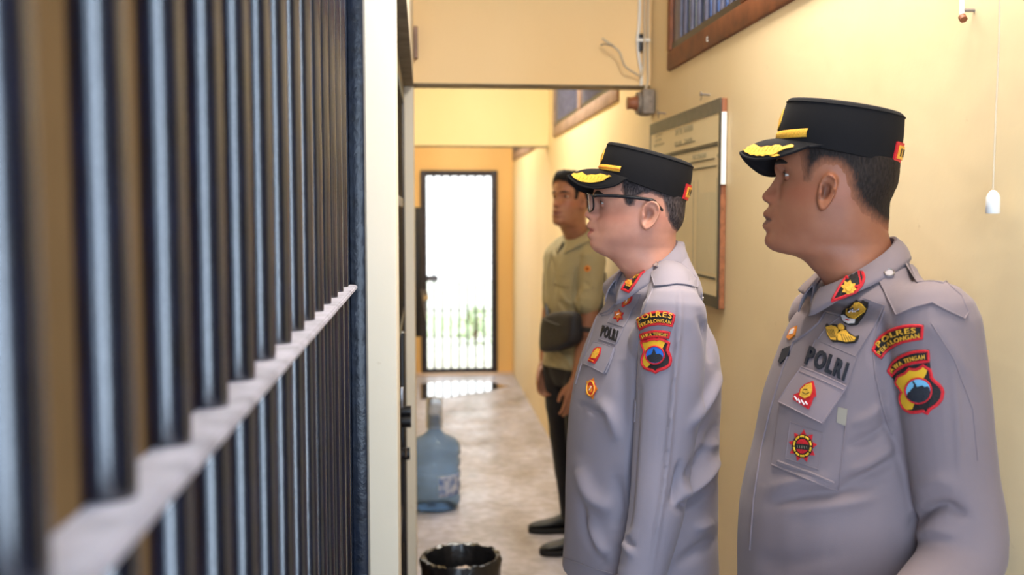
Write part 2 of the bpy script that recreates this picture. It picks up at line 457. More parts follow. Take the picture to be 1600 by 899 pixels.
# chalk mark on the window frame
# far wall round the gate
G_Y = 10.0; gx0, gx1, gz1 = -.03, .715, 1.985
b = MB(); b.box((-.6, G_Y, gz1+.0), (XR+.1, G_Y+.16, 3.0), M_orange); b.box((gx1+.0, G_Y, 0), (XR+.1, G_Y+.16, gz1), M_orange); b.box((-.6, G_Y, 0), (gx0, G_Y+.16, gz1), M_orange)
struct(b, 'wall_far')
# cross beams
for i, (y, z, xa, m, th) in enumerate([(3.9, 2.06, -.035, M_beam, .13), (7.1, 2.035, -.035, M_beam2, .15)]):
    b = MB(); b.box((xa-.3, y, z+.004), (XR, y+th, 3.0), m)
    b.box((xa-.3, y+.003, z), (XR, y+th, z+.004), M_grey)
    struct(b, 'trim_%d' % (i+1))
# left wall: pier beside the near grille, door recess, second pier
b = MB(); b.box((-.32, 2.05, 0), (-.055, 2.27, 3.0), M_pier, .004); struct(b, 'wall_left')
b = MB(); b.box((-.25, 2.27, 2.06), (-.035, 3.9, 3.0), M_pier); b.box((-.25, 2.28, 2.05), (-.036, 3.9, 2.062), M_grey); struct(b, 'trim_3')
b = MB(); b.box((-.32, 3.9, 0), (-.036, 4.25, 3.0), M_pier, .004); struct(b, 'wall_left.001')
b = MB(); b.box((-.32, 4.25, 0), (-.14, 10.0, 3.0), M_beam2); struct(b, 'wall_left.002')
b = MB(); b.box((-.2, -2.4, 2.45), (-.055, 2.05, 3.0), M_pier); struct(b, 'wall_left.003')
# cell behind the near grille
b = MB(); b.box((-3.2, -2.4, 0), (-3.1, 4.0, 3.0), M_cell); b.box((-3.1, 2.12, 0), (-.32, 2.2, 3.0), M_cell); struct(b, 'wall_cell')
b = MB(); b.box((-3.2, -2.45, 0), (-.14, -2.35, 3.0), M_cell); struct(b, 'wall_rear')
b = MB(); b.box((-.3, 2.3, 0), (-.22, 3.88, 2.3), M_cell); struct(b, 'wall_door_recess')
# ground, sky-lit yard and bushes outside
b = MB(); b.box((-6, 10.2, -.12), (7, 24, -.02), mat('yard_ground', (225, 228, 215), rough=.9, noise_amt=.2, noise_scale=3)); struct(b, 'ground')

# ------------------------------------------------------------------ near bar grille
AX = .142
g = empty('bar_grille', (-AX, 1.0, 0), label='blue-black glossy steel bar grille in the near left foreground with dusty cross rail', category='bar grille')
y = .035; k = 0
zr = CAMZ-.139
while y < 1.93:
    s = MB(); s.tube([(-AX-.012, y, .02), (-AX-.012, y, 1.0), (-AX-.012, y, 1.8), (-AX-.012, y, 2.43)], .0135, M_bar, n=20); s.build('bar', g, org=(-AX, 1.0, 0)); y += .118
s = MB()
rng = random.Random(3)
def dusty_rail():
    bm = bmesh.new(); bmesh.ops.create_cube(bm, size=1)
    for v in bm.verts: v.co = Vector((-AX-.003+v.co.x*.034, .93+v.co.y*2.1, zr-.004+v.co.z*.009))
    bmesh.ops.bevel(bm, geom=bm.edges[:], offset=.002, segments=2, affect='EDGES'); return bm
s.frombm(dusty_rail(), M_dust); s.build('rail', g, org=(-AX, 1.0, 0))
s = MB(); s.box((-.166, 1.955, 0), (-.142, 2.045, 2.45), M_frame_navy, .003); s.box((-.142, 1.98, 0), (-.112, 2.05, 2.45), M_frame_navy, .003); s.build('frame', g, org=(-AX, 1.0, 0))
for z0_, z1_ in ((0, .02), (2.43, 2.45)):
    s = MB(); s.box((-.166, -.1, z0_), (-.13, 1.955, z1_), M_frame_navy); s.build('frame_rail', g, org=(-AX, 1.0, 0))

# ------------------------------------------------------------------ black cell door in the left wall
d = struct((lambda m: (m.box((-.095, 2.29, .01), (-.07, 2.35, 2.05), M_black, .003), m.box((-.095, 3.8, .01), (-.07, 3.89, 2.05), M_black, .003), m.box((-.095, 2.35, 1.98), (-.07, 3.8, 2.05), M_black, .003), m.box((-.095, 2.35, .01), (-.07, 3.8, .07), M_black, .003), m)[-1])(MB()), 'door_1')
for i in range(14):
    s = MB(); s.tube([(-.082, 2.42+i*.098, .06), (-.082, 2.42+i*.098, 1.99)], .008, M_black, n=10); struct(s, 'door_bar', d)
for zz in (.6, 1.2, 1.6):
    s = MB(); s.box((-.092, 2.35, zz), (-.074, 3.8, zz+.03), M_black); struct(s, 'door_rail', d)
# bolt hardware sticking out of the door towards the corridor
yb = 3.3
def zat(py, Y): return onY(640, py, Y).z
def hw(px0, px1, py0, py1, Y, name, th=.03, m=M_black):
    a = onY(px0, py0, Y); c = onY(px1, py1, Y)
    s = MB(); s.box((a.x, Y, c.z), (c.x, Y+th, a.z), m, .004); return struct(s, name, d)
lk = hw(621, 634, 520, 850, 3.3, 'lock_stile', .05)
for py, r in ((655, .022), (640, .018), (706, .02)):
    a = onY(634 if py != 706 else 632, py, 3.3); s = MB()
    s.tube([(a.x-.06, 3.27, a.z), (a.x+.0, 3.27, a.z), (a.x+.018, 3.27, a.z)], [r*.7, r, r], M_black, n=18); struct(s, 'bolt_knob', d)
hw(624, 631, 606, 640, 3.26, 'latch_plate', .01, M_steel)
s = MB(); a = onY(634, 700, 3.24); s.tube([(a.x, 3.24, a.z), (a.x, 3.24, a.z-.03)], .003, M_steel, n=8); struct(s, 'latch_pin', d)

# left recess further on: dark door edge seen past the second pier
s = MB(); a = onY(658, 450, 8.0); c = onY(660, 600, 8.0); s.box((-.1, 7.9, .62), (-.022, 8.0, 1.62), M_black, .005); s.box((-.14, 7.92, .7), (-.1, 7.98, .78), M_black); s.box((-.14, 7.92, 1.4), (-.1, 7.98, 1.48), M_black)
thing_mesh(s, 'door_edge', (-.06, 7.95, .62), 'narrow black metal door edge on the left wall just before the far gate', 'box')

# ------------------------------------------------------------------ far gate
GZ0 = .0
gt = struct((lambda m: (m.box((gx0, G_Y-.03, GZ0), (gx0+.06, G_Y+.02, gz1), M_gate, .004), m.box((gx1-.06, G_Y-.03, GZ0), (gx1, G_Y+.02, gz1), M_gate, .004), m.box((gx0+.045, G_Y-.03, gz1-.055), (gx1-.05, G_Y+.02, gz1), M_gate, .004), m.box((gx0+.045, G_Y-.03, GZ0), (gx1-.05, G_Y+.02, GZ0+.05), M_gate, .004), m)[-1])(MB()), 'door_2')
for i in range(7):
    x = gx0+.045+(gx1-gx0-.095)*(i+1)/8+.0
    s = MB(); s.tube([(x, G_Y, .04), (x, G_Y, gz1-.04)], .010, M_gate, n=8); struct(s, 'gate_bar', gt)
for zz in (.36, .62, 1.08, 1.52):
    s = MB(); s.box((gx0+.04, G_Y-.003, zz), (gx1-.04, G_Y+.003, zz+.008), mat('pale_metal', (190, 188, 190), rough=.5)); struct(s, 'gate_rail', gt)
a = onY(667, 431, 9.95); c = onY(685, 440, 9.95); s = MB(); s.box((a.x-.02, 9.93, c.z), (c.x, 9.97, a.z), M_gate, .006); s.box((a.x, 9.92, (a.z+c.z)/2-.008), (c.x, 9.93, (a.z+c.z)/2+.004), M_steel); struct(s, 'gate_bolt', gt)
s = MB(); a = onY(666, 465, 9.9); s.box((a.x-.025, 9.9, a.z-.03), (a.x+.025, 9.925, a.z+.02), M_brass, .006)
s.tube([(a.x-.015+.015*(1-math.cos(t)), 9.91, a.z+.02+.05*math.sin(t)) for t in [math.pi*i/8 for i in range(9)]], .005, M_steel, n=8)
thing_mesh(s, 'padlock', (a.x, 9.91, a.z), 'small pale padlock hanging on the left stile of the far gate', 'padlock')
s = MB(); p0 = onY(659, 452, 9.9); p1 = onY(667, 502, 9.9); s.tube([p0, (p0+p1)/2, p1], .005, M_steel, n=8)
thing_mesh(s, 'door_hasp', p0, 'thin pale metal hasp rod slanting down beside the padlock on the far gate', 'hasp')
# sill under the gate
b = MB(); b.box((-.14, 9.86, -.002), (XR, 10.0, .012), mat('pale_sill', (214, 190, 170), rough=.6)); struct(b, 'trim_4')
# puddle
def puddle():
    P = [(657, 600), (690, 597), (740, 596), (772, 598), (786, 602), (797, 603), (775, 608), (758, 613), (730, 616), (700, 621), (675, 623), (657, 624)]
    w = [onZ(x, y, .004) for x, y in P]; m = MB(); n = len(w)
    for q in w:
        q.y = min(q.y, 9.84)
    m.add([tuple(q) for q in w]+[(q.x, q.y, -.003) for q in w], [tuple(range(n))]+[(i, (i+1) % n, n+(i+1) % n, n+i) for i in range(n)], mat('water', (70, 66, 64), rough=.02, spec=1.0, ior=1.6, coat=1))
    return m
m = puddle(); m.build('puddle', None, org=(0, 0, 0), smooth=False, label='shallow puddle on the floor in front of the far gate mirroring its bars', category='puddle', kind='stuff')

# bushes and grass outside the gate
def bush(name, c, r, n, label, col):
    m = MB(); rg = random.Random(int(c[0]*100)+5); M = mat('leaf_'+name, col, rough=.6, noise_amt=.3, noise_scale=8)
    for i in range(n):
        u = rg.random()*2*math.pi; h = rg.random(); rr = r*math.sqrt(rg.random())*(1-.5*h)
        p = Vector((c[0]+rr*math.cos(u), c[1]+rr*math.sin(u)*.6, c[2]+h*r*1.9)); a = rg.random()*6.28; t = rg.uniform(-.8, .8); L = rg.uniform(.07, .13)
        d = Vector((math.cos(a)*math.cos(t), math.sin(a)*math.cos(t), math.sin(t))); s_ = d.cross(Vector((.3, .5, .8))).normalized()*L*.3
        m.add([p, p+d*L*.5+s_, p+d*L, p+d*L*.5-s_], [(0, 1, 2, 3)], M)
    for i in range(5):
        a = i*1.3; m.tube([(c[0], c[1], c[2]), (c[0]+.2*r*math.cos(a), c[1]+.2*r*math.sin(a), c[2]+r), (c[0]+.5*r*math.cos(a), c[1]+.4*r*math.sin(a), c[2]+1.6*r)], [.012, .008, .004], M_wood, n=6)
    thing_mesh(m, name, c, label, 'bush')
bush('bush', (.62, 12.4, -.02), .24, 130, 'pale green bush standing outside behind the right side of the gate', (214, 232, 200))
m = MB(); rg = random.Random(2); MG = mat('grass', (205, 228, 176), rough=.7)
for i in range(1400):
    x = rg.uniform(-.8, 2.2); yy = rg.uniform(13.0, 15.5); h = rg.uniform(.06, .16); a = rg.uniform(0, 3.14)
    m.add([(x, yy, -.02), (x+.012*math.cos(a), yy+.012*math.sin(a), -.02), (x+.03*math.cos(a*3), yy, h)], [(0, 1, 2)], MG)
m.build('grass', None, org=(0, 14, 0), smooth=False, label='bright strip of grass in the yard outside the far gate', category='grass', kind='stuff')

# ------------------------------------------------------------------ notice board on the right wall
def board():
    xf = XR-.019; y0, y1 = 2.884, 3.806; zt, zb = 1.906, 1.30
    root = empty('notice_board', (xf+.01, (y0+y1)/2, zb), label='large framed cream chart board hanging on the yellow wall behind the officers', category='notice board')
    m = MB(); m.box((xf+.003, y0+.004, zb), (XR-.001, y1, zt), M_wood, .002); bld(m, 'backing', root)
    m = MB(); m.box((xf, y0+.012, zb+.01), (xf+.003, y1-.01, zt-.01), mat('chart_paper', (226, 208, 168), rough=.45, noise_amt=.06, noise_scale=6)); bld(m, 'chart', root)
    Mt = mat('dark_tape', (92, 88, 80), rough=.5, noise_amt=.3, noise_scale=40)
    m = MB(); m.box((xf-.002, y0, zt-.04), (xf+.0, y1, zt+.001), Mt); m.box((xf-.002, y1-.014, zb), (xf, y1, zt-.04), Mt); bld(m, 'tape', root)
    m = MB(); m.box((xf-.002, y0, zb), (xf, y0+.018, zt-.04), mat('black_tape', (50, 50, 50), rough=.5)); m.box((xf-.002, y0+.018, zb), (xf, y1-.014, zb+.035), MATS['black_tape']); bld(m, 'tape', root)
    m = MB(); m.box((xf+.001, y0, zb+.001), (XR-.002, y0+.003, zb+.33), mat('brown_tape', (150, 96, 66), rough=.22, noise_amt=.4, noise_scale=50, bump=.8, bump_scale=40, coat=.5)); bld(m, 'side_tape', root)
    m = MB(); m.box((xf+.001, y0-.002, zb+.36), (XR-.004, y0+.003, zt-.04), M_white); bld(m, 'white_strip', root, label='white paper strip on the near edge of the board')
    def L(y, z): return onX(y, z, xf)   # picture position on the board face
    ink = mat('ink', (70, 70, 60), rough=.6); inkg = mat('faded_ink', (150, 142, 112), rough=.6)
    m = MB()
    def seg(p, q, w, mm=ink):
        a = onX(p[0], p[1], xf); c = onX(q[0], q[1], xf); m.add([(xf-.0012, a.y, a.z-w), (xf-.0012, c.y, c.z-w), (xf-.0012, c.y, c.z+w), (xf-.0012, a.y, a.z+w)], [(0, 1, 2, 3)], mm)
    cr = lambda x, y: (1010+x/7.493, 140+y/7.493)
    def hline(y_px, x_at, ya, yb, w, mm=ink):
        z = onX(x_at, y_px, xf).z; m.box((xf-.0015, ya, z-w), (xf-.0002, yb, z+w), mm)
    hline(*cr(870, 608)[::-1], y0+.03, y1-.04, .0018); hline(*cr(870, 638)[::-1], y0+.03, y1-.04, .004)
    hline(*cr(835, 803)[::-1], y0+.06, y1-.36, .002); hline(232.5+26, 1126, y0+.035, y1-.04, .0022); hline(438, 1126, y0+.035, y1-.04, .0035)
    for xx in (1084, 1091, 1120.5, 1123): a = onX(xx, 300, xf); m.box((xf-.0014, a.y-.001, zb+.1), (xf-.0002, a.y+.001, 1.68), inkg)
    for i in range(9): a = onX(1094+i*3, 300, xf); m.box((xf-.0013, a.y-.0005, zb+.1), (xf-.0002, a.y+.0005, 1.64), inkg)
    def txt(s, ya, z, h, wid, mm):
        gl, w = text_local(s, 0.0); sx = wid/w; sy = h/.73
        for v, f in gl: m.add([(xf-.0012-(.0006 if q[2] > 0 else 0), ya-q[0]*sx, z+q[1]*sy) for q in v], f, mm)
    # letters read from left (far end) to right (near end)
    def T(s, px0, px1, py, hpx, mm):
        a = onX(px0, py, xf); c = onX(px1, py, xf); sc = 1600/((a.y+c.y)/2); txt(s, a.y, (a.z+c.z)/2-hpx/sc*.5, hpx/sc, abs(a.y-c.y), mm)
    T('DAFTAR TAHANAN', 1056, 1083, 203, 11, inkg)
    T('BULAN   TAHUN', 1055, 1082, 222, 8, inkg); hline(229, 1055, onX(1086, 229, xf).y, onX(1056, 229, xf).y, .0015)
    T('WAKTU PENAHANAN', 1083, 1104, 244, 8, inkg)
    for i, w_ in enumerate([(1022, 1038), (1025, 1035), (1025, 1034), (1023, 1038)]): T('KEPOLISIAN' if i % 3 == 0 else 'JATENG', w_[0], w_[1], 204+i*7.3, 3.6, inkg)
    T('KET', 1121.5, 1125.5, 243, 6, inkg)
    bld(m, 'printed_chart', root)
board()
for i, (px, py, nm) in enumerate([(1040, 178, 'far'), (1109, 149, 'near')]):
    a = onX(px, py, XR); m = MB(); m.tube([(XR+.01, a.y, a.z), (XR-.03, a.y, a.z+.004)], .0035, M_dirty, n=8); m.tube([(XR-.026, a.y, a.z+.004), (XR-.03, a.y, a.z+.005)], .007, M_dirty, n=8)
    m.tube([(XR-.02, a.y-.025, a.z-.002), (XR-.024, a.y, a.z), (XR-.02, a.y+.03, a.z-.012)], .0012, M_dirty, n=6)
    thing_mesh(m, 'nail', a, 'bent nail with wire holding the %s top corner of the notice board' % nm, 'nail')

# ------------------------------------------------------------------ small fittings
# pull switch
m = MB(); pts = [onX(1562, -60, XR-.015), onX(1561, 60, XR-.015), onX(1556, 180, XR-.02), onX(1551.5, 300, XR-.03)]
m.tube(spline(pts, 6), .0013, M_cable, n=6)
e = onX(1551.5, 317, XR-.03)
pr = thing_mesh(m, 'pull_switch', e, 'white pull switch hanging on a thin cord beside the right officer', 'pull switch')
m = MB(); m.tube([(e.x, e.y, e.z+.018), (e.x, e.y, e.z+.014), (e.x, e.y, e.z+.008), (e.x, e.y, e.z-.014), (e.x, e.y, e.z-.016)], [.003, .007, .0098, .0102, .009], M_white, n=24); bld(m, 'switch_grip', pr)
# hook / lamp arm
m = MB(); a = onX(1503, -60, XR-.02); c = onX(1503, 26, XR-.02); m.tube([a, c], .004, M_white, n=10); m.tube([c, c+Vector((0, -.006, -.006))], .006, M_wood, n=10)
m.tube([(XR+.005, c.y, c.z+.01), (XR-.02, c.y, c.z+.01)], .003, M_dirty, n=8)
thing_mesh(m, 'wall_hook', c, 'white rod end with a brown tip high on the wall above the pull switch', 'rod')
# fluorescent fitting above the frame, on the right wall
m = MB(); m.box((XR-.05, 1.2, 2.8), (XR-.001, 2.4, 2.86), M_white, .004)
rt = thing_mesh(m, 'tube_lamp', (XR-.03, 1.8, 2.8), 'white batten lamp high on the right wall', 'lamp')
m = MB(); m.tube([(XR-.035, 1.24, 2.785), (XR-.035, 2.36, 2.785)], .013, M_white, n=14); bld(m, 'lamp_tube', rt)
# cable bundle on the beam corner
def cable(name, pts, r, m_, label, cat='cable'):
    mb = MB(); mb.tube(spline(pts, 6), r, m_, n=8); return thing_mesh(mb, name, pts[0], label, cat)
bY = 3.885
cable('cable', [onY(1001, -90, bY), onY(999, 30, bY), onY(996, 62, bY), onY(999, 95, bY), onY(1002, 112, bY+.005), onY(1002, 134, bY+.005)], .006, M_white, 'white cable nearest the middle in the bundle at the beam corner')
cable('cable', [onY(1007, -90, bY-.012), onY(1007, 40, bY-.012), onY(1006, 90, bY-.014), onY(1004, 112, bY-.018), onY(999, 118, bY-.02), onY(990, 113, bY-.03), onY(977, 104, bY-.05), onY(972, 93, bY-.06), onY(968, 82, bY-.06), onY(958, 72, bY-.06), onY(949, 66, bY-.06), onY(941, 60, bY-.06)], .0042, M_cable, 'loose grey cable curling out from the beam corner to a bare end')
cable('cable', [onY(958, 72, bY-.065), onY(950, 70, bY-.065), onY(944, 69, bY-.065), onY(938, 71, bY-.065)], .0022, M_dirty, 'short thin wire split off beside the loose cable end')
cable('cable', [onY(1013, -90, bY), onY(1012.5, 40, bY), onY(1012, 100, bY), onY(1012, 128, bY), onY(1003, 152, bY-.01)], .005, M_cable, 'cream cable against the right wall running down to the brown lamp holder')
m = MB(); a = onY(1001, 66, bY); m.box((a.x-.008, bY-.012, a.z-.035), (a.x+.008, bY+.01, a.z+.03), M_black, .003); m.box((a.x-.02, bY-.014, a.z+.0), (a.x+.035, bY-.004, a.z+.012), M_white, .002)
thing_mesh(m, 'cable_joint', a, 'black taped cable joint with a white clip at the beam corner', 'cable joint')
m = MB(); a = onY(1003, 162, 3.86); m.box((a.x-.01, 3.8, a.z-.045), (XR-.001, 3.9, a.z+.05), M_dirty, .012); 
m.tube([(a.x-.01, 3.85, a.z), (a.x-.022, 3.85, a.z)], .042, M_dirty, n=20); pr = thing_mesh(m, 'lamp_holder', a, 'grey wall lamp holder with a brown socket under the beam corner', 'lamp holder')
m = MB(); c = onY(980, 161, 3.85); m.tube([(a.x-.02, 3.85, a.z), (a.x-.035, 3.85, a.z), (c.x+.01, 3.85, a.z), (c.x, 3.85, a.z)], [.03, .024, .022, .025], M_terra, n=20); bld(m, 'socket', pr)
m = MB(); a = onY(646, 42, 3.88); c = onY(653, 92, 3.88); m.box((a.x, 3.86, c.z), (c.x, 3.898, a.z), M_woodgrey, .003)
thing_mesh(m, 'wood_block', a, 'small weathered wood block fixed at the left end of the near beam', 'wood block')
# chalk letter on the window frame
m = MB(); gl, w = text_local('C', .02); a = onX(1104, 66, XR-.0125)
for v, f in gl: m.add([(XR-.0125-(.001 if q[2] > 0 else 0), a.y-q[0]*.022, a.z+q[1]*.022) for q in v], f, M_white)
bld(m, 'chalk_mark', bpy.data.objects['window_1'])

# ------------------------------------------------------------------ water gallon bottle with cup on its neck
def bottle():
    Y = 5.42; cx = onY(679, 700, Y).x; s = 1600/Y; zc = lambda py: onY(679, py, Y).z
    Mb = mat('blue_bottle_plastic', (186, 208, 230), rough=.08, trans=.94, ior=1.12, spec=.8)
    prof = [(.0, .012), (.105, .0), (.128, .012), (.137, .035), (.139, .06), (.128, .075), (.128, .085), (.138, .1), (.138, .135), (.129, .15), (.129, .158), (.138, .172), (.138, .2), (.129, .214), (.129, .22), (.138, .232), (.138, .262), (.129, .276), (.129, .282), (.140, .295), (.139, .33), (.132, .35), (.11, .372), (.08, .388), (.055, .4), (.038, .418), (.031, .44), (.03, .5)]
    root = empty('water_bottle', (cx, Y, 0), label='large blue gallon water bottle standing on the floor at the left wall', category='water bottle')
    n = 48; inner = [(max(r-.003, 0.0001), z+(.003 if z < .3 else -.0)) for r, z in prof]
    rings = [[(cx+r*math.cos(2*math.pi*k/n), Y+r*math.sin(2*math.pi*k/n), z) for k in range(n)] for r, z in prof+inner[::-1]]
    m = MB(); v, f = loft(rings, cap=False); m.add(v, f, Mb); bld(m, 'body', root)
    m = MB(); rr = [[(cx+(.1395)*math.cos(a), Y-(.1395)*math.sin(a), z) for a in [math.radians(22+i*3) for i in range(21)]] for z in (.088, .12, .15, .18, .2)]
    v = [p for r in rr for p in r]; m.add(v, grid_faces(5, 21, closed=False), mat('blue_label', (60, 110, 190), rough=.35, noise_amt=1, noise_scale=28, noise2=(205, 215, 235))); 
    mod = bld(m, 'label', root); q = mod.modifiers.new('t', 'SOLIDIFY'); q.thickness = .0012
    # clear cup upside down over the neck
    Mc = mat('clear_plastic', (225, 228, 232), rough=.08, trans=.85, ior=1.2)
    z0, z1 = .43, .6
    pr = [(.046, z0), (.045, z0+.05), (.043, z1-.02), (.036, z1-.004), (.001, z1)]; inn = [(max(r-.0025, .0005), z-.003*(i > 2)) for i, (r, z) in enumerate(pr)]
    rings = [[(cx+r*math.cos(2*math.pi*k/32), Y+r*math.sin(2*math.pi*k/32), z) for k in range(32)] for r, z in pr+inn[::-1]]
    m = MB(); v, f = loft(rings, cap=False); m.add(v, f, Mc); thing_mesh(m, 'plastic_cup', (cx, Y, z0), 'clear plastic cup turned upside down over the neck of the water bottle', 'cup')
bottle()

# ------------------------------------------------------------------ waste bin with black liner
def bin_():
    Y = 3.62; c = onY(720, 872, Y); zt = c.z; R = .142; cx = c.x
    Mk = mat('black_bin_plastic', (16, 16, 18), rough=.45, noise_amt=.3)
    Ml = mat('black_liner', (26, 26, 28), rough=.28, spec=.8, bump=1, bump_scale=60)
    root = empty('waste_bin', (cx, Y, 0), label='black plastic waste bin with a crumpled liner at the bottom centre of the corridor', category='waste bin')
    n = 64; prof = [(.001, .0), (.1, 0), (.104, .004), (R-.012, zt-.03), (R-.006, zt-.012), (R-.008, zt-.002), (R-.014, zt-.01), (.1, .01), (.001, .01)]
    rings = [[(cx+r*math.cos(2*math.pi*k/n), Y+r*math.sin(2*math.pi*k/n), z) for k in range(n)] for r, z in prof]
    m = MB(); v, f = loft(rings, cap=False); m.add(v, f, Mk); bld(m, 'bucket', root)
    prof = [(.11, .12), (R-.022, zt-.1), (R-.017, zt-.02), (R-.012, zt+.006), (R-.002, zt+.008), (R+.003, zt-.004), (R+.002, zt-.04), (R-.002, zt-.09)]
    rings = []
    for i, (r, z) in enumerate(prof):
        row = []
        for k in range(n):
            a = 2*math.pi*k/n; nz = noise.noise(Vector((math.cos(a)*6, math.sin(a)*6, i*.9)))
            dr = nz*.009*(.4 if i < 2 else 1); row.append((cx+(r+dr)*math.cos(a), Y+(r+dr)*math.sin(a), z+noise.noise(Vector((math.cos(a)*9, math.sin(a)*9, i+4)))*.01))
        rings.append(row)
    m = MB(); v, f = loft(rings, cap=False); m.add(v, f, Ml); o = bld(m, 'liner', root); q = o.modifiers.new('t', 'SOLIDIFY'); q.thickness = .0015
    # crumpled paper
    bm = bmesh.new(); bmesh.ops.create_icosphere(bm, subdivisions=4, radius=1)
    for v in bm.verts:
        d = 1+.35*noise.noise(v.co*2.3)+.16*noise.noise(v.co*6); v.co = Vector((cx+.02+v.co.x*d*.05, Y-.01+v.co.y*d*.045, zt-.055+v.co.z*d*.02))
    m = MB(); m.frombm(bm, mat('crumpled_paper', (205, 188, 180), rough=.8)); thing_mesh(m, 'crumpled_paper', (cx, Y, zt-.08), 'crumpled pale paper lying inside the black waste bin', 'paper')
    bm = bmesh.new(); bmesh.ops.create_icosphere(bm, subdivisions=3, radius=1)
    for v in bm.verts:
        d = 1+.3*noise.noise(v.co*2); v.co = Vector((cx-.005+v.co.x*d*.085, Y+.01+v.co.y*d*.08, .13+v.co.z*d*.08))
    m = MB(); m.frombm(bm, Ml); thing_mesh(m, 'rubbish_bag', (cx, Y, .12), 'black knotted rubbish bag filling the bottom of the waste bin', 'bag')
bin_()

# ================================================================== PEOPLE
def skin_mat(name, rgb, lip, rough=.48):
    """skin whose lips, brows and so on come from the 'tint' attribute: R lips, G stubble and painted shade, B rosy"""
    m = mat(name, rgb, rough=rough, sss=.12, spec=.45)
    nt = m.node_tree; b = nt.nodes['Principled BSDF']; tc = [n for n in nt.nodes if n.type == 'TEX_COORD'][0]
    at = nt.nodes.new('ShaderNodeVertexColor'); at.layer_name = 'tint'; sp = nt.nodes.new('ShaderNodeSeparateColor'); nt.links.new(at.outputs[0], sp.inputs[0])
    n = nt.nodes.new('ShaderNodeTexNoise'); n.inputs['Scale'].default_value = 26; n.inputs['Detail'].default_value = 5; nt.links.new(tc.outputs['Object'], n.inputs['Vector'])
    r = nt.nodes.new('ShaderNodeValToRGB'); r.color_ramp.elements[0].position = .3; r.color_ramp.elements[1].position = .7
    c = lin(rgb); r.color_ramp.elements[0].color = (c[0]*.86, c[1]*.8, c[2]*.78, 1); r.color_ramp.elements[1].color = (c[0]*1.04, c[1]*1.04, c[2]*1.04, 1)
    nt.links.new(n.outputs['Fac'], r.inputs[0]); last = r.outputs[0]
    for out, col, k in (('Red', lip, .85), ('Blue', (min(255, rgb[0]*1.02), rgb[1]*.84, rgb[2]*.82), .8), ('Green', (38, 30, 28), 1)):
        mx = nt.nodes.new('ShaderNodeMixRGB'); mu = nt.nodes.new('ShaderNodeMath'); mu.operation = 'MULTIPLY'; mu.inputs[1].default_value = k
        nt.links.new(sp.outputs[out], mu.inputs[0]); nt.links.new(mu.outputs[0], mx.inputs[0]); nt.links.new(last, mx.inputs[1]); mx.inputs[2].default_value = (*lin(col), 1); last = mx.outputs[0]
    nt.links.new(last, b.inputs['Base Color'])
    n2 = nt.nodes.new('ShaderNodeTexNoise'); n2.inputs['Scale'].default_value = 320; n2.inputs['Detail'].default_value = 3; nt.links.new(tc.outputs['Object'], n2.inputs['Vector'])
    bp = nt.nodes.new('ShaderNodeBump'); bp.inputs['Strength'].default_value = .12; bp.inputs['Distance'].default_value = .001
    nt.links.new(n2.outputs['Fac'], bp.inputs['Height']); nt.links.new(bp.outputs[0], b.inputs['Normal'])
    return m
def hair_mat(name, rgb, grey, skin):
    """cropped hair: attribute tint R is how dense the hair is"""
    m = mat(name, rgb, rough=.7, spec=.2)
    nt = m.node_tree; b = nt.nodes['Principled BSDF']; tc = [n for n in nt.nodes if n.type == 'TEX_COORD'][0]
    n = nt.nodes.new('ShaderNodeTexNoise'); n.inputs['Scale'].default_value = 380; n.inputs['Detail'].default_value = 3
    mp = nt.nodes.new('ShaderNodeMapping'); mp.inputs['Scale'].default_value = (1, 1, .3); nt.links.new(tc.outputs['Object'], mp.inputs[0]); nt.links.new(mp.outputs[0], n.inputs['Vector'])
    at = nt.nodes.new('ShaderNodeVertexColor'); at.layer_name = 'tint'; sp = nt.nodes.new('ShaderNodeSeparateColor'); nt.links.new(at.outputs[0], sp.inputs[0])
    r = nt.nodes.new('ShaderNodeValToRGB'); r.color_ramp.elements[0].position = .35; r.color_ramp.elements[1].position = .72
    r.color_ramp.elements[0].color = (*lin(rgb), 1); r.color_ramp.elements[1].color = (*lin(grey), 1); nt.links.new(n.outputs['Fac'], r.inputs[0])
    ad = nt.nodes.new('ShaderNodeMath'); ad.operation = 'MULTIPLY_ADD'; ad.inputs[1].default_value = .5; nt.links.new(n.outputs['Fac'], ad.inputs[0]); nt.links.new(sp.outputs['Red'], ad.inputs[2])
    st = nt.nodes.new('ShaderNodeMapRange'); st.inputs[1].default_value = .35; st.inputs[2].default_value = 1.05; nt.links.new(ad.outputs[0], st.inputs[0])
    mx = nt.nodes.new('ShaderNodeMixRGB'); nt.links.new(st.outputs[0], mx.inputs[0]); mx.inputs[1].default_value = (*[x*.93 for x in lin(skin)], 1); nt.links.new(r.outputs[0], mx.inputs[2]); nt.links.new(mx.outputs[0], b.inputs['Base Color'])
    bp = nt.nodes.new('ShaderNodeBump'); bp.inputs['Strength'].default_value = .5; bp.inputs['Distance'].default_value = .002
    nt.links.new(n.outputs['Fac'], bp.inputs['Height']); nt.links.new(bp.outputs[0], b.inputs['Normal'])
    return m
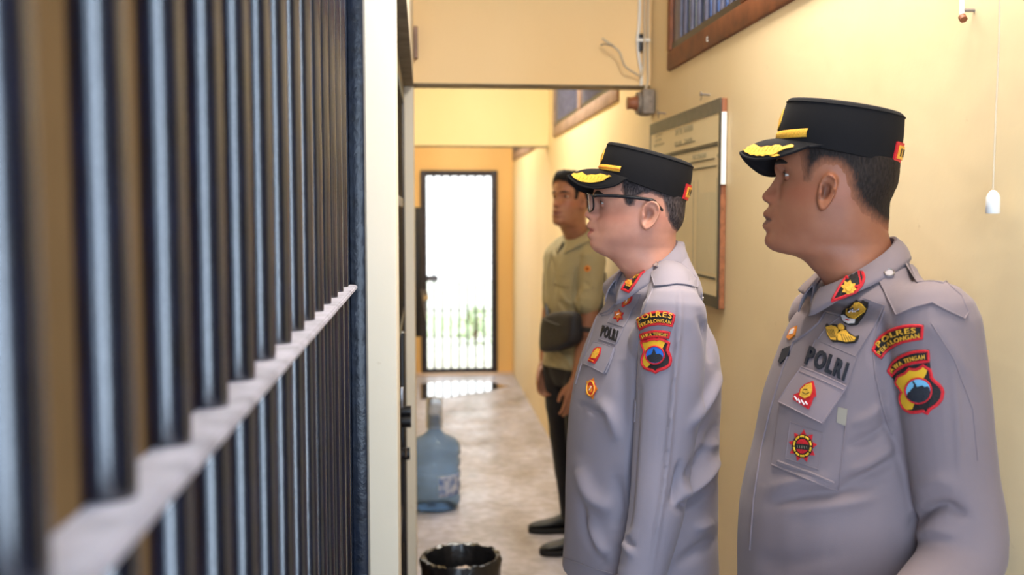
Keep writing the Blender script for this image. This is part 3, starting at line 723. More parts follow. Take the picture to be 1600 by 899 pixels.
def cloth_mat(name, rgb, weave=900, rough=.8, amt=.06, bump=.25, sheen=.12):
    m = mat(name, rgb, rough=rough, spec=.3, sheen=sheen)
    nt = m.node_tree; b = nt.nodes['Principled BSDF']; tc = [n for n in nt.nodes if n.type == 'TEX_COORD'][0]
    n1 = nt.nodes.new('ShaderNodeTexNoise'); n1.inputs['Scale'].default_value = 6; n1.inputs['Detail'].default_value = 4
    r = nt.nodes.new('ShaderNodeValToRGB'); c = lin(rgb); r.color_ramp.elements[0].color = (*[x*(1-amt*1.5) for x in c], 1); r.color_ramp.elements[1].color = (*[min(1, x*(1+amt)) for x in c], 1)
    nt.links.new(tc.outputs['Object'], n1.inputs['Vector']); nt.links.new(n1.outputs['Fac'], r.inputs[0]); nt.links.new(r.outputs[0], b.inputs['Base Color'])
    n2 = nt.nodes.new('ShaderNodeTexNoise'); n2.inputs['Scale'].default_value = weave; n2.inputs['Detail'].default_value = 1
    bp = nt.nodes.new('ShaderNodeBump'); bp.inputs['Strength'].default_value = bump; bp.inputs['Distance'].default_value = .0008
    nt.links.new(tc.outputs['Object'], n2.inputs['Vector']); nt.links.new(n2.outputs['Fac'], bp.inputs['Height']); nt.links.new(bp.outputs[0], b.inputs['Normal'])
    return m
def g1(x, c, s): return np.exp(-((x-c)/s)**2)
def sstep(a, b, x): t = np.clip((x-a)/(b-a), 0, 1); return t*t*(3-2*t)

class Head:
    """a head measured in a vertical plane: x grows towards the back, z up, y away from the camera"""
    def __init__(s, C, alpha, rot=None, local=None, scale=1, wscale=1, **L):
        s.C = Vector((C[0], C[1], 0)); s.alpha = alpha; a = alpha
        s.rp = Vector((math.cos(a), -math.sin(a), 0)); s.n = Vector((math.sin(a), math.cos(a), 0))
        if local is None:
            def cv(lst): # px -> (z, x)
                o = []
                for py, px in lst: x, z = s.px(px, py); o.append((z, x))
                return np.array(o)
            s.base = cv(L['base']); s.prof = cv(L['prof']); s.back = cv(L['back'])
            s.wid = np.array([(s.px(L['cx'], py)[1], w) for py, w in L['wid']])
            s.zn = L['z']; s.zn = {k: s.px(*v) for k, v in s.zn.items()}   # named points (x, z)
        else:
            o = local; dx, dz, x0, z0 = L['dx'], L['dz'], L['x0'], L['z0']
            T = lambda A: np.stack([(A[:, 0]-z0)*scale+dz, (A[:, 1]-x0)*scale+dx], 1)
            s.base = T(o.base); s.prof = T(o.prof); s.back = T(o.back); s.wid = np.stack([(o.wid[:, 0]-z0)*scale+dz, o.wid[:, 1]*wscale], 1)
            s.zn = {k: ((v[0]-x0)*scale+dx, (v[1]-z0)*scale+dz) for k, v in o.zn.items()}
        s.rot = rot if rot is not None else -alpha
        s.cr, s.sr = math.cos(s.rot), math.sin(s.rot)
        s.X = lambda z: (pchip(s.base[:, 0], s.base[:, 1], z), pchip(s.back[:, 0], s.back[:, 1], z), pchip(s.wid[:, 0], s.wid[:, 1], z))
        s.k = L.get('k', 1.0)
    def px(s, px, py, y=0):
        d = ray(px, py); c = s.C+s.n*y-CP; t = c.dot(s.n)/d.dot(s.n); p = CP+d*t
        return ((p-s.C).dot(s.rp), p.z)
    def W(s, x, y, z):
        """local -> world (arrays or numbers)"""
        return np.stack([s.C.x+x*s.cr-y*s.sr, s.C.y+x*s.sr+y*s.cr, z+0*x], -1)
    def w(s, x, y, z): return Vector((s.C.x+x*s.cr-y*s.sr, s.C.y+x*s.sr+y*s.cr, z))
    def surf(s, th, z, off=0):
        """surface point for angle th (0 front) at height z, local"""
        xb, xk, w = s.X(z)
        cx = xb+(xk-xb)*.52; Lf = cx-xb; Lb = xk-cx
        c, sn = np.cos(th), np.sin(th); nf = np.where(c > 0, 2.06, 2.25); 
        r = (np.abs(c)**nf+np.abs(sn)**nf)**(-1/nf)
        x = cx-np.where(c > 0, Lf, Lb)*c*r; y = w*sn*r
        # features
        k = s.k; z_ = s.zn
        pf = pchip(s.prof[:, 0], s.prof[:, 1], z); d = np.where((z < s.prof[:, 0].max()) & (z > s.prof[:, 0].min()), xb-pf, 0)
        zt, zl = z_['nose'][1], z_['lip'][1]
        wl = .0085*k+.0075*k*g1(z, zt-.002*k, .010*k)+.017*k*sstep(zt-.004*k, zt-.014*k, z)+.014*k*sstep(zl-.012*k, zl-.03*k, z)
        front = sstep(0, .5, c)
        wn = np.exp(-np.abs(y/wl)**2.4)
        x = x-d*wn*front
        # nostril wings
        x = x-.0078*k*g1(np.abs(y), .0140*k, .0062*k)*g1(z, zt-.001*k, .0068*k)*front
        # eye sockets, brows, cheeks, temples
        ze = z_['eye'][1]
        x = x+.0070*k*g1(np.abs(y), .029*k, .015*k)*g1(z, ze, .013*k)*front
        x = x+.004*k*g1(np.abs(y), .014*k, .007*k)*g1(z, ze-.002*k, .012*k)*front
        x = x-.0035*k*g1(np.abs(y), .028*k, .02*k)*g1(z, ze+.018*k, .006*k)*front
        x = x-.0018*k*g1(np.abs(y), .046*k, .02*k)*g1(z, ze-.03*k, .02*k)*front+.0022*k*sstep(.022*k, .05*k, np.abs(y))*front*g1(z, ze-.045*k, .04*k)
        # smile fold
        x = x+.0012*k*g1(np.abs(y), .026*k+(zt-z)*.35, .0035*k)*sstep(zl-.014*k, zl, z)*sstep(zt+.004*k, zt-.006*k, z)*front
        # mouth corners / line
        x = x+.0028*k*g1(z, z_['mouth'][1], .0022*k)*np.exp(-np.abs(y/(.024*k))**4)*front
        if np.any(off):
            nx = -np.where(c > 0, 1, 1)*c; ny = sn; x = x+nx*off; y = y+ny*off
        return x, y
    def mesh(s, z0, z1, nr=150, nc=144, off=None):
        zs = np.linspace(z0, z1, nr); th = np.linspace(-math.pi, math.pi, nc, endpoint=False)
        # concentrate columns at the front
        th = th-.45*np.sin(th)
        Z, T = np.meshgrid(zs, th, indexing='ij'); o = 0 if off is None else off(Z, T)
        x, y = s.surf(T, Z, o); return x, y, Z
    def ysurf(s, x, z):
        xb, xk, w = [float(q) for q in s.X(np.array(z))]
        cx = xb+(xk-xb)*.52; L = (cx-xb) if x < cx else (xk-cx); t = min(1, abs(x-cx)/L); return w*(1-t**2.25)**(1/2.25)
    def tint(s, V):
        """V world verts -> attribute"""
        d = V[:, :2]-np.array([s.C.x, s.C.y]); x = d[:, 0]*s.cr+d[:, 1]*s.sr; y = -d[:, 0]*s.sr+d[:, 1]*s.cr; z = V[:, 2]; k = s.k; zn = s.zn
        R = np.zeros(len(V)); zm = zn['mouth'][1]; xm = zn['mouth'][0]
        half = np.where(z > zm, zm+.0085*k, zm-.0105*k)
        hh = np.clip(1-(y/(.0255*k))**2, 0, 1)
        lo = zm-.011*k*hh**.6; hi = zm+.0085*k*hh**.7
        R = sstep(0, .002, z-lo)*sstep(0, .0015, hi-z)*(np.abs(y) < .0255*k)*(x < xm+.016*k)
        Gd = .9*g1(z, zm, .0011*k)*(np.abs(y) < .023*k)*(x < xm+.02*k)*.7  # crease shade between the lips painted dark
        # nostril shade painted dark
        zt, xt = zn['nose'][1], zn['nose'][0]
        Gd = np.maximum(Gd, .8*g1(z, zt-.0085*k, .0025*k)*g1(np.abs(y), .0075*k, .004*k)*(x < xt+.022*k))
        # stubble over lip and chin
        Gd = np.maximum(Gd, .10*g1(z, zm+.014*k, .006*k)*(np.abs(y) < .028*k)*(x < xm+.02*k))
        B = .55*g1(z, zn['eye'][1]-.03*k, .018*k)*g1(np.abs(y), .05*k, .03*k)+.5*g1(z, zt, .012*k)*g1(y, 0, .02*k)
        # shade inside the ear painted dark
        (xe_, ze_) = zn['ear']; ew, eh = zn['earsize']; ys = H_y(s, xe_, ze_)
        inner = np.exp(-(((x-xe_+.12*ew)/(.42*ew))**2+((z-ze_-.05*eh)/(.42*eh))**2))*(np.abs(y) > ys-.004)*(np.abs(y) < ys+.0065*k)
        Gd = np.maximum(Gd, .55*inner)
        return np.stack([R, Gd, np.clip(B, 0, 1), np.ones(len(V))], 1)

def H_y(s, x, z): return s.ysurf(x, z)
def ear_mesh(H, side):
    """closed ear solid, side -1 is the camera side"""
    (x0, z0) = H.zn['ear']; hw, hh = H.zn['earsize']; k = H.k
    nr, nt = 16, 48; V = []; F_ = []
    yb = H.ysurf(x0, z0)
    tilt = .18
    def outline(t):
        c, sn = math.cos(t), math.sin(t)   # t=0 back, pi/2 up
        rx = hw*(1.0 if c > 0 else .8)*(1+.12*sn); rz = hh
        if sn < 0: rx *= (1-.14*abs(sn)**1.2)
        return rx*c, rz*sn
    def hgt(r, t):
        c, sn = math.cos(t), math.sin(t); back = .5+.5*c; up = .5+.5*sn
        base = .004+.013*back*r                      # ear stands off towards the back
        rim = .0055*math.exp(-((r-.86)/.11)**2)*(1 if (c > -.75 or sn > .2) else .4)
        anti = .0045*math.exp(-((r-.52)/.10)**2)*sstep(-.6, .1, c)*(.5+.5*sstep(-.9, -.2, sn))
        val = -.0030*math.exp(-((r-.69)/.08)**2)*sstep(-.5, .2, c)
        con = -.0095*math.exp(-(r/.36)**2.5)
        trag = .0075*math.exp(-((r-.55)/.2)**2)*math.exp(-((abs(t)-math.pi)/.42)**2)
        lobe = .003*math.exp(-((sn+1)/.35)**2)*math.exp(-((r-.6)/.3)**2)
        return float(base+rim+anti+val+con+trag+lobe)*k
    for i in range(nr+1):
        r = max(i/nr, .02)
        for j in range(nt):
            t = -math.pi+2*math.pi*j/nt; ox, oz = outline(t); fall = 1-.55*max(0, (r-.9)/.1)
            y = yb+hgt(r, t)*fall-.001
            V.append((x0+ox*r+oz*r*tilt, side*y, z0+oz*r))
    n1 = len(V)
    for i in range(nr+1):
        r = max(1-i/nr, .02)*.97
        for j in range(nt):
            t = -math.pi+2*math.pi*j/nt; ox, oz = outline(t); c = math.cos(t)
            y = yb+(.0045+.013*(.5+.5*c)*r)*k*.75-.004*k-.012*k*(1-r)
            V.append((x0+ox*r+oz*r*tilt, side*y, z0+oz*r))
    v, f = V, grid_faces(2*(nr+1), nt)
    f.append(tuple(range(nt))); f.append(tuple(range(len(V)-nt, len(V))))
    return [tuple(H.w(p[0], p[1], p[2])) for p in v], f

def hand_parts(wr, d, tdir, nrm, L=.185, curl=.5):
    """closed tubes making a relaxed hand: wr wrist, d down the fingers, tdir to the thumb side, nrm out of the palm"""
    wr, d, t, n = Vector(wr), Vector(d).normalized(), Vector(tdir), Vector(nrm)
    t = (t-d*t.dot(d)).normalized(); n = (n-d*n.dot(d)-t*n.dot(t)).normalized(); s = L/.185
    P = lambda a, b, c: wr+d*(a*s)+t*(b*s)+n*(c*s); out = []
    lens = [.072, .080, .074, .058]; offs = [.031, .011, -.010, -.029]; base = [.092, .096, .092, .084]
    for i in range(4):
        a0, b0 = base[i], offs[i]; c = curl*(1+.18*i); l = lens[i]
        out.append(tube([P(-.01, b0*.55, 0), P(.03, b0*.8, 0), P(a0, b0, .0)], [.015*s, .0165*s, .0120*s], 12, 'round'))
        p0 = (a0, 0.0); ang = c*.35; pts = [P(a0-.012, b0, 0)]; x, z = a0, 0.0
        for q, sg in enumerate((.45, .31, .24)):
            x += l*sg*math.cos(ang); z += l*sg*math.sin(ang); pts.append(P(x, b0*1.04, z)); ang += c*.75
        out.append(tube(pts, [.0098*s, .0088*s, .0080*s, .0068*s], 12, 'round'))
    out.append(tube([P(.012, .018, .004), P(.045, .042, .014), P(.074, .052, .022), P(.098, .052, .028)], [.015*s, .0125*s, .0098*s, .0078*s], 12, 'round'))
    out.append(tube([P(-.035, 0, 0), P(.0, 0, 0), P(.05, 0, .002)], [.026*s, .0235*s, .02*s], 14, 'round'))
    return out

def ring_xy(cx, cy, rot, Lf, Lb, w, z, n=56, ex=2.25, wr=None):
    """oval ring: front half length Lf (towards -x local), back Lb, half width w"""
    o = []; c0, s0 = math.cos(rot), math.sin(rot)
    for k in range(n):
        t = 2*math.pi*k/n; c, sn = math.cos(t), math.sin(t); r = (abs(c)**ex+abs(sn)**ex)**(-1/ex)
        x = (-Lf if c > 0 else Lb)*abs(c)*r if True else 0; y = w*sn*r
        o.append((cx+x*c0-y*s0, cy+x*s0+y*c0, z))
    return o
def torso_rings(axis, rot, rows, n=64, step=.012, dL=0, shear=None):
    """rows: (z, Lf, Lb, w[, centre shift x]) high to low"""
    A = np.array([(r+(0,))[:5] if len(r) == 4 else r for r in rows], float); z = np.arange(A[:, 0].min(), A[:, 0].max()+1e-6, step)
    Lf = pchip(A[:, 0], A[:, 1], z); Lb = pchip(A[:, 0], A[:, 2], z); w = pchip(A[:, 0], A[:, 3], z); sh = pchip(A[:, 0], A[:, 4], z)
    c0, s0 = math.cos(rot), math.sin(rot)
    return [ring_xy(axis[0]+s*c0, axis[1]+s*s0, rot, max(a-dL, .02), max(b-dL, .02), max(c-dL, .02), q, n) for q, a, b, c, s in zip(z, Lf, Lb, w, sh)]
def solve_rows(axis, rot, rows):
    """rows (py, front_px, Lb, w) -> (z, Lf, Lb, w) so that the outline seen from the camera reaches front_px"""
    out = []; al = math.atan2(axis[0], axis[1]); rp = Vector((math.cos(al), -math.sin(al), 0)); nn = Vector((math.sin(al), math.cos(al), 0)); A = Vector((axis[0], axis[1], 0))
    Fd = Vector((-math.cos(rot), -math.sin(rot), 0)); Sd = Vector((math.sin(rot), -math.cos(rot), 0))
    for py, fp, Lb, w in rows:
        d = ray(fp, py); t = (A-CP).dot(nn)/d.dot(nn); p = CP+d*t; h = (A-p).dot(rp)
        a = abs(Fd.dot(rp)); b = abs(Sd.dot(rp)); L2 = h*h-(w*b)**2; L = math.sqrt(max(L2, .0009))/a
        out.append((p.z, L, Lb, w))
    return out

def fold(V, N, strokes, near=True):
    """raise (+) or press (-) the cloth along strokes given in the picture: (points, width px, amount m)"""
    uv = project(V); cam_dir = (V-np.array(CP)); cam_dir /= np.linalg.norm(cam_dir, axis=1, keepdims=True)
    facing = np.clip(-(N*cam_dir).sum(1)*2.5+.3, 0, 1); D = np.zeros(len(V))
    for pts, wpx, amt in strokes:
        P = [p[:2] for p in spline([(a, b, 0) for a, b in pts], 6)]; P = np.array(P); L = len(P)-1; best = np.full(len(V), 1e9); tt = np.zeros(len(V))
        for i in range(L):
            a, b = P[i], P[i+1]; ab = b-a; t = np.clip(((uv-a)@ab)/(ab@ab+1e-9), 0, 1); q = a+t[:, None]*ab; dd = ((uv-q)**2).sum(1)
            m = dd < best; best[m] = dd[m]; tt[m] = (i+t[m])/L
        D += amt*np.exp(-best/wpx**2)*np.clip(np.sin(np.pi*np.clip(tt, .02, .98))**.6, 0, 1)
    return V+N*(D*facing)[:, None]
def noise_disp(V, N, amt, sc, seed=0):
    D = np.array([noise.fractal(Vector((p[0]*sc+seed, p[1]*sc, p[2]*sc*.6)), 1.0, 2.0, 3) for p in V]); return V+N*(D*amt)[:, None]

def shoe(H0, fwd, L, name, parent, m, ms):
    H0 = Vector(H0); f = Vector(fwd).normalized(); s = Vector((-f.y, f.x, 0)); rings = []; sole = []
    prof = [(0, .022, .035, .075), (.012, .032, .04, .095), (.05, .036, .0, .11), (.09, .036, 0, .105), (.13, .038, 0, .085), (.17, .045, 0, .066), (.21, .048, 0, .056), (.25, .042, 0, .046), (.272, .03, 0, .036), (.282, .014, 0, .026)]
    for a, w, _, h in prof:
        row = []
        for k in range(20):
            t = 2*math.pi*k/20; y = w*math.cos(t); z = .022+(h-.022)*(.5+.5*math.sin(t))**.8 if True else 0
            row.append(tuple(H0+f*(a*L/.282)+s*y+Vector((0, 0, z))))
        rings.append(row)
    mb = MB(); v, fc = loft(rings); mb.add(v, fc, m); o = bld(mb, name, parent); o.modifiers.new('s', 'SUBSURF').render_levels = 2
    rr = []
    for z, g_ in ((0, .0), (.004, .003), (.022, .004), (.026, .001)):
        row = []
        for a, w in [(p[0], p[1]) for p in prof]: row.append(tuple(H0+f*((a)*L/.282)+s*(w+g_)+Vector((0, 0, z))))
        for a, w in [(p[0], p[1]) for p in prof][::-1]: row.append(tuple(H0+f*((a)*L/.282)-s*(w+g_)+Vector((0, 0, z))))
        rr.append(row)
    mb = MB(); v, fc = loft(rr); mb.add(v, fc, ms); bld(mb, 'sole', o)
    return o

def limb(pts, rad, n=24): return tube(spline(pts, 5), list(np.interp(np.linspace(0, len(pts)-1, 5*(len(pts)-1)+1), range(len(pts)), rad)), n, 'round')

def eyes(H, body, iris=(52, 32, 22), skin=None, open_=1.0):
    Mw = mat('eye_white', (222, 214, 206), rough=.25); Mi = mat('iris', iris, rough=.15); k = H.k; (xe, ze) = H.zn['eye']
    for sd in (-1, 1):
        # front surface at this lateral position
        th = np.linspace(0, 1.2, 200)*1.0; x, y = H.surf(th, np.full(200, ze)); i = int(np.argmin(np.abs(y-.031*k))); xs = float(x[i]); r = .0118*k; c = (xs+.0082*k, sd*.031*k, ze)
        for nm, rr, m, e0, e1, lat in (('eyeball', r, Mw, -90, 90, None), ('iris', r*1.02, Mi, None, None, .52), ('upper_eyelid', r*1.12, skin, 14, 78, None), ('lower_eyelid', r*1.10, skin, -78, -22, None)):
            V = []; fcs = []
            if nm == 'iris':
                n1, n2 = 6, 24
                for a in range(n1+1):
                    for b in range(n2):
                        p = lat*a/n1; q = 2*math.pi*b/n2; V.append((c[0]-rr*math.cos(p), c[1]+rr*math.sin(p)*math.cos(q), c[2]+rr*math.sin(p)*math.sin(q)))
                fcs = grid_faces(n1+1, n2)
            else:
                n1, n2 = 14, 32
                for a in range(n1+1):
                    el = math.radians(e0+(e1-e0)*a/n1)
                    for b in range(n2):
                        q = 2*math.pi*b/n2
                        zoff = 0
                        if nm != 'eyeball': # almond shape: lids close towards the corners
                            lo = abs(math.sin(q))*(.30 if nm == 'upper_eyelid' else -.26); el2 = el-lo*(1-abs(el)/1.4)
                        else: el2 = el
                        V.append((c[0]-rr*math.cos(el2)*math.cos(q), c[1]+rr*math.cos(el2)*math.sin(q), c[2]+rr*math.sin(el2)))
                fcs = grid_faces(n1+1, n2)
            obj_from(np.array([tuple(H.w(*p)) for p in V]), fcs, nm, m, body, attr=np.tile([0, 0.0 if nm != 'upper_eyelid' else .12, .3, 1], (len(V), 1)) if m is skin else None)
        # lash line and eyebrow
        mb = MB(); pts = []
        for a in np.linspace(-1.05, 1.05, 12): pts.append(H.w(c[0]-r*1.1*math.cos(a)*.98, c[1]+r*1.1*math.sin(a), c[2]+r*(.26-.2*(a/1.05)**2)))
        mb.tube(pts, [.0004+.0008*k*math.sin(math.pi*i/11) for i in range(12)], mat('lash', (24, 18, 16)), n=6); bld(mb, 'eyelash', body)
        mb = MB(); V = []; nb = 16; zb = ze+.0185*k
        for i in range(nb+1):
            u = i/nb; y = (.012+.038*u)*k; zc = zb+.004*k*math.sin(math.pi*u*.8)-.004*k*u*u; hh = (.0042*k)*math.sin(math.pi*(.12+.86*u))**.7+.0004
            for j in range(5):
                z = zc+hh*(j/4*2-1); th = np.linspace(0, 1.45, 160); xx, yy = H.surf(th, np.full(160, z)); q = int(np.argmin(np.abs(yy-y)))
                V.append(tuple(H.w(float(xx[q])-(.0016 if 0 < j < 4 else -.0004), sd*y, z)))
        mb.add(V, [(i*5+j, i*5+j+1, (i+1)*5+j+1, (i+1)*5+j) for i in range(nb) for j in range(4)], mat('eyebrow_hair', (34, 25, 22), rough=.7)); bld(mb, 'eyebrow', body)

def inpoly(x, z, poly):
    c = np.zeros(x.shape, bool); n = len(poly); j = n-1
    for i in range(n):
        xi, zi = poly[i]; xj, zj = poly[j]
        m = ((zi > z) != (zj > z)) & (x < (xj-xi)*(z-zi)/(zj-zi+1e-12)+xi); c ^= m; j = i
    return c
def polydist(x, z, poly):
    d = np.full(x.shape, 1e9)
    for i in range(len(poly)):
        a = np.array(poly[i]); b = np.array(poly[(i+1) % len(poly)]); ab = b-a; t = np.clip(((x-a[0])*ab[0]+(z-a[1])*ab[1])/(ab@ab+1e-12), 0, 1)
        d = np.minimum(d, np.hypot(x-a[0]-t*ab[0], z-a[1]-t*ab[1]))
    return d
def hair(H, body, poly, m, z0, z1, thick=.004, fade=.02, extra=None, name='hair', lift=None, capline=None):
    nr, nc = 170, 220
    x, y, z = H.mesh(z0, z1, nr, nc); ins = inpoly(x, z, poly); d = polydist(x, z, poly)*np.where(ins, 1, -1)
    d = d+.0022*np.array([[noise.noise(Vector((a*190, b*190, c*70))) for a, b, c in zip(r1, r2, r3)] for r1, r2, r3 in zip(x, y, z)])
    dens = sstep(0, fade, d+.001)
    off = -.001+(thick+.001)*sstep(-.001, .022, d)
    if capline:
        (xa_, za_), (xb_, zb_) = capline; off = off-.010*sstep(.004, .014, z-(za_+(zb_-za_)*(x-xa_)/(xb_-xa_)))
    if extra is not None: off = off+extra(x, y, z)*sstep(0, .01, d)
    rnd = np.array([[noise.noise(Vector((a*260, b*260, c*120))) for a, b, c in zip(r1, r2, r3)] for r1, r2, r3 in zip(x, y, z)])
    off = off+rnd*.0009*(d > .002)
    xx, yy, zz = H.mesh(z0, z1, nr, nc, off=lambda Z, T: off)
    if lift: zz = zz+lift(xx, yy, zz)
    V = H.W(xx, yy, zz).reshape(-1, 3); keep = (d > -.0012).reshape(-1)
    fc = [q for q in grid_faces(nr, nc) if all(keep[i] for i in q)]
    if lift: fc.append(tuple(range((nr-1)*nc, nr*nc)))
    used = sorted({i for q in fc for i in q}); mp = {i: k for k, i in enumerate(used)}
    D = dens.reshape(-1)[used]
    return obj_from(V[used], [tuple(mp[i] for i in q) for q in fc], name, m, body, attr=np.stack([D, D, D, np.ones(len(used))], 1))

# ------------------------------------------------------------------ materials for people
M_shirt2 = cloth_mat('grey_uniform_cloth', (131, 117, 121))
M_shirt1 = cloth_mat('light_grey_uniform_cloth', (139, 131, 141))
M_olive = cloth_mat('olive_shirt_cloth', (158, 149, 118))
M_trs = cloth_mat('dark_brown_trouser_cloth', (58, 50, 48)); M_trs3 = cloth_mat('black_trouser_cloth', (28, 27, 31))
M_cap = cloth_mat('black_cap_cloth', (20, 19, 22), rough=.9, amt=.05, sheen=0)
M_capu = mat('black_visor_lining', (16, 15, 17), rough=.6)
M_gold = mat('gold_thread', (246, 184, 62), rough=.45, noise_amt=.25, noise_scale=300, bump=.8, bump_scale=500)
M_gold2 = mat('orange_thread', (236, 140, 40), rough=.5, noise_amt=.35, noise_scale=260, bump=.8, bump_scale=500)
M_red = mat('red_thread', (214, 34, 46), rough=.5, noise_amt=.2, noise_scale=300, bump=.8, bump_scale=500)
M_blk = mat('black_thread', (30, 27, 28), rough=.6, bump=.8, bump_scale=500)
M_nvy = mat('navy_black_thread', (32, 36, 46), rough=.6, bump=.8, bump_scale=500)
M_wht = mat('white_thread', (232, 226, 228), rough=.6)
M_yel = mat('yellow_felt', (232, 180, 40), rough=.7); M_sky = mat('sky_blue_felt', (120, 186, 220), rough=.7); M_blue = mat('blue_felt', (40, 110, 205), rough=.7)
M_btn = mat('grey_button', (172, 164, 168), rough=.35)
M_shoe = mat('black_leather', (16, 16, 18), rough=.5); M_sole = mat('shoe_sole', (24, 23, 24), rough=.7)

def cap(H, body, bf, bb, tf, tb, b0, b1, near, far, strapv, t_end, two_tone):
    L3 = lambda px, py, y=0: H.px(px, py, y)
    (xf, zf), (xb, zb) = L3(*bf), L3(*bb); (xtf, ztf), (xtb, ztb) = L3(*tf), L3(*tb); n = 72
    def ring(v, sc=1, dz=0, off=0):
        a0, a1 = xf+(xtf-xf)*v, xb+(xtb-xb)*v; z0_, z1_ = zf+(ztf-zf)*v, zb+(ztb-zb)*v; cx = (a0+a1)/2; a = (a1-a0)/2; b = b0+(b1-b0)*v
        bul = .0025*math.sin(math.pi*v); o = []
        for k in range(n):
            t = 2*math.pi*k/n; c, s_ = math.cos(t), math.sin(t); x = cx-(a*sc+bul+off)*c; y = (b*sc+bul+off)*s_
            o.append(tuple(H.w(x, y, z0_+(z1_-z0_)*(1-c*min(1, sc))/2+dz)))
        return o
    def pt(t, v, off=0, dz=0):
        a0, a1 = xf+(xtf-xf)*v, xb+(xtb-xb)*v; z0_, z1_ = zf+(ztf-zf)*v, zb+(ztb-zb)*v; cx = (a0+a1)/2; a = (a1-a0)/2; b = b0+(b1-b0)*v; bul = .0025*math.sin(math.pi*v)+off
        return H.w(cx-(a+bul)*math.cos(t), (b+bul)*math.sin(t), z0_+(z1_-z0_)*(1-math.cos(t))/2+dz)
    mb = MB(); R = [ring(0, .97, -.001), ring(0)]+[ring(i/10) for i in range(1, 11)]+[ring(1, .985, .0035), ring(1, .95, .006), ring(1, .85, .0075), ring(1, .6, .009), ring(1, .3, .010), ring(1, .02, .010)]
    v, f = loft(R); mb.add(v, f, M_cap)
    c = bld(mb, 'cap', body, label='black peaked cap'); bv = BVHTree.FromPolygons(mb.v, mb.f)
    # seam round the top and the sweat band seam
    mb = MB(); mb.tube(ring(1, 1.004, .0)+[ring(1, 1.004, 0)[0]], .0013, M_cap, n=6); bld(mb, 'piping', c)
    # visor
    ns, nr = 40, 9
    pts = [(*L3(px, py, y), y) for px, py, y in near+far]   # (x, z, y) near attach ... tip ... far attach
    sp = spline(pts, 8); m = len(sp); t0 = math.asin(min(.99, abs(near[0][2])/b0))*.98; t1 = math.asin(min(.99, abs(far[-1][2])/b0))*.98
    V = []
    for i in range(m):
        u = i/(m-1); x, z, y = sp[i]; t = -t0+(t0+t1)*u; q = pt(t, 0, -.001, .0035); p = H.w(x, y, z)
        # both ends meet the cap
        for j in range(nr):
            w = j/(nr-1); r = q.lerp(p, w); r.z += .0055*math.sin(math.pi*w)*math.sin(math.pi*min(1, max(0, u)))
            V.append(tuple(r))
    fc = grid_faces(m, nr, closed=False)
    mb = MB(); mb.add(V, fc, M_cap)
    vo = bld(mb, 'visor', c); sm = vo.modifiers.new('s', 'SOLIDIFY'); sm.thickness = .0035; sm.offset = 0
    mb2 = MB(); mb2.tube([V[i*nr+nr-1] for i in range(m)], .0024, M_cap, n=8); bld(mb2, 'visor_edge', c)
    bvv = BVHTree.FromPolygons(V, fc)
    # strap: a gold band lying round the front
    mb = MB(); rows = 5; na = 40; (zo0, zo1, hh) = strapv
    P = []
    for i in range(na+1):
        t = -t_end+2*t_end*i/na; q = (1-math.cos(t)); zo = zo0+(zo1-zo0)*min(1, q/(1-math.cos(t_end)))
        for j in range(rows):
            v_ = 0; dz = zo+hh*j/(rows-1); vv = dz/max(.01, (ztf-zf)); P.append(tuple(pt(t, min(1, max(0, vv)), .0022 if 0 < j < rows-1 else .0005, 0)))
    mb.add(P, grid_faces(na+1, rows, closed=False), M_gold); so = bld(mb, 'gold_strap', c)
    if two_tone:
        mb = MB(); mb.tube([P[i*rows+2] for i in range(na+1)], .0014, M_gold2, n=6); bld(mb, 'orange_stripe', so) if False else bld(mb, 'orange_stripe', c)
    # badge at the back
    def band(t0_, t1_, za, zb_, off, m_):
        m3 = MB(); Q_ = []; k_ = 14
        for i in range(k_+1):
            t = t0_+(t1_-t0_)*i/k_
            for z_, o_ in ((za, 0), (za, off), (zb_, off), (zb_, 0)): Q_.append(tuple(pt(t, min(1, max(0, z_/max(.01, ztb-zb))), o_)))
        m3.add(Q_, grid_faces(k_+1, 4, closed=False)+[(0, 1, 2, 3), (4*k_+3, 4*k_+2, 4*k_+1, 4*k_)], m_); return m3
    m3 = band(math.pi-.5, math.pi+.5, .003, .033, .003, M_red); m4 = band(math.pi-.42, math.pi+.42, .008, .028, .0042, M_gold); m3.add(m4.v, m4.f, M_gold)
    for q in (-.33, -.2, -.07, .07, .2, .33): m4 = band(math.pi+q-.02, math.pi+q+.02, .012, .024, .0048, M_blk); m3.add(m4.v, m4.f, M_blk)
    bld(m3, 'cap_badge', c)
    # emblem at the front
    mb = MB(); E = []
    for i in range(13):
        a = 2*math.pi*i/12
    ro = 24; E = [pt(.23*math.sin(2*math.pi*i/ro)*(1-.25*math.cos(2*math.pi*i/ro)), .55+.27*math.cos(2*math.pi*i/ro), .0015) for i in range(ro)]
    E2 = [pt(.23*math.sin(2*math.pi*i/ro)*(1-.25*math.cos(2*math.pi*i/ro)), .58+.3*math.cos(2*math.pi*i/ro), .0) for i in range(ro)]
    cen = pt(0, .58, .0035); mb.add([tuple(p) for p in E]+[tuple(p) for p in E2]+[tuple(cen)], [(i, (i+1) % ro, 2*ro) for i in range(ro)]+[(i, (i+1) % ro, ro+(i+1) % ro, ro+i) for i in range(ro)], M_gold)
    bld(mb, 'cap_emblem', c)
    return c, bv, bvv

def mirror_patch(H, src, name, parent):
    """the same embroidery on the far half: mirrored across the head's middle plane"""
    mb = MB(); mb.mats = list(src.mb.mats); mb.m = list(src.mb.m)
    for v in src.mb.v:
        dx, dy = v[0]-H.C.x, v[1]-H.C.y; x = dx*H.cr+dy*H.sr; y = -dx*H.sr+dy*H.cr; mb.v.append(tuple(H.w(x, -y, v[2])))
    mb.f = [tuple(reversed(f)) for f in src.mb.f]; return bld(mb, name, parent)

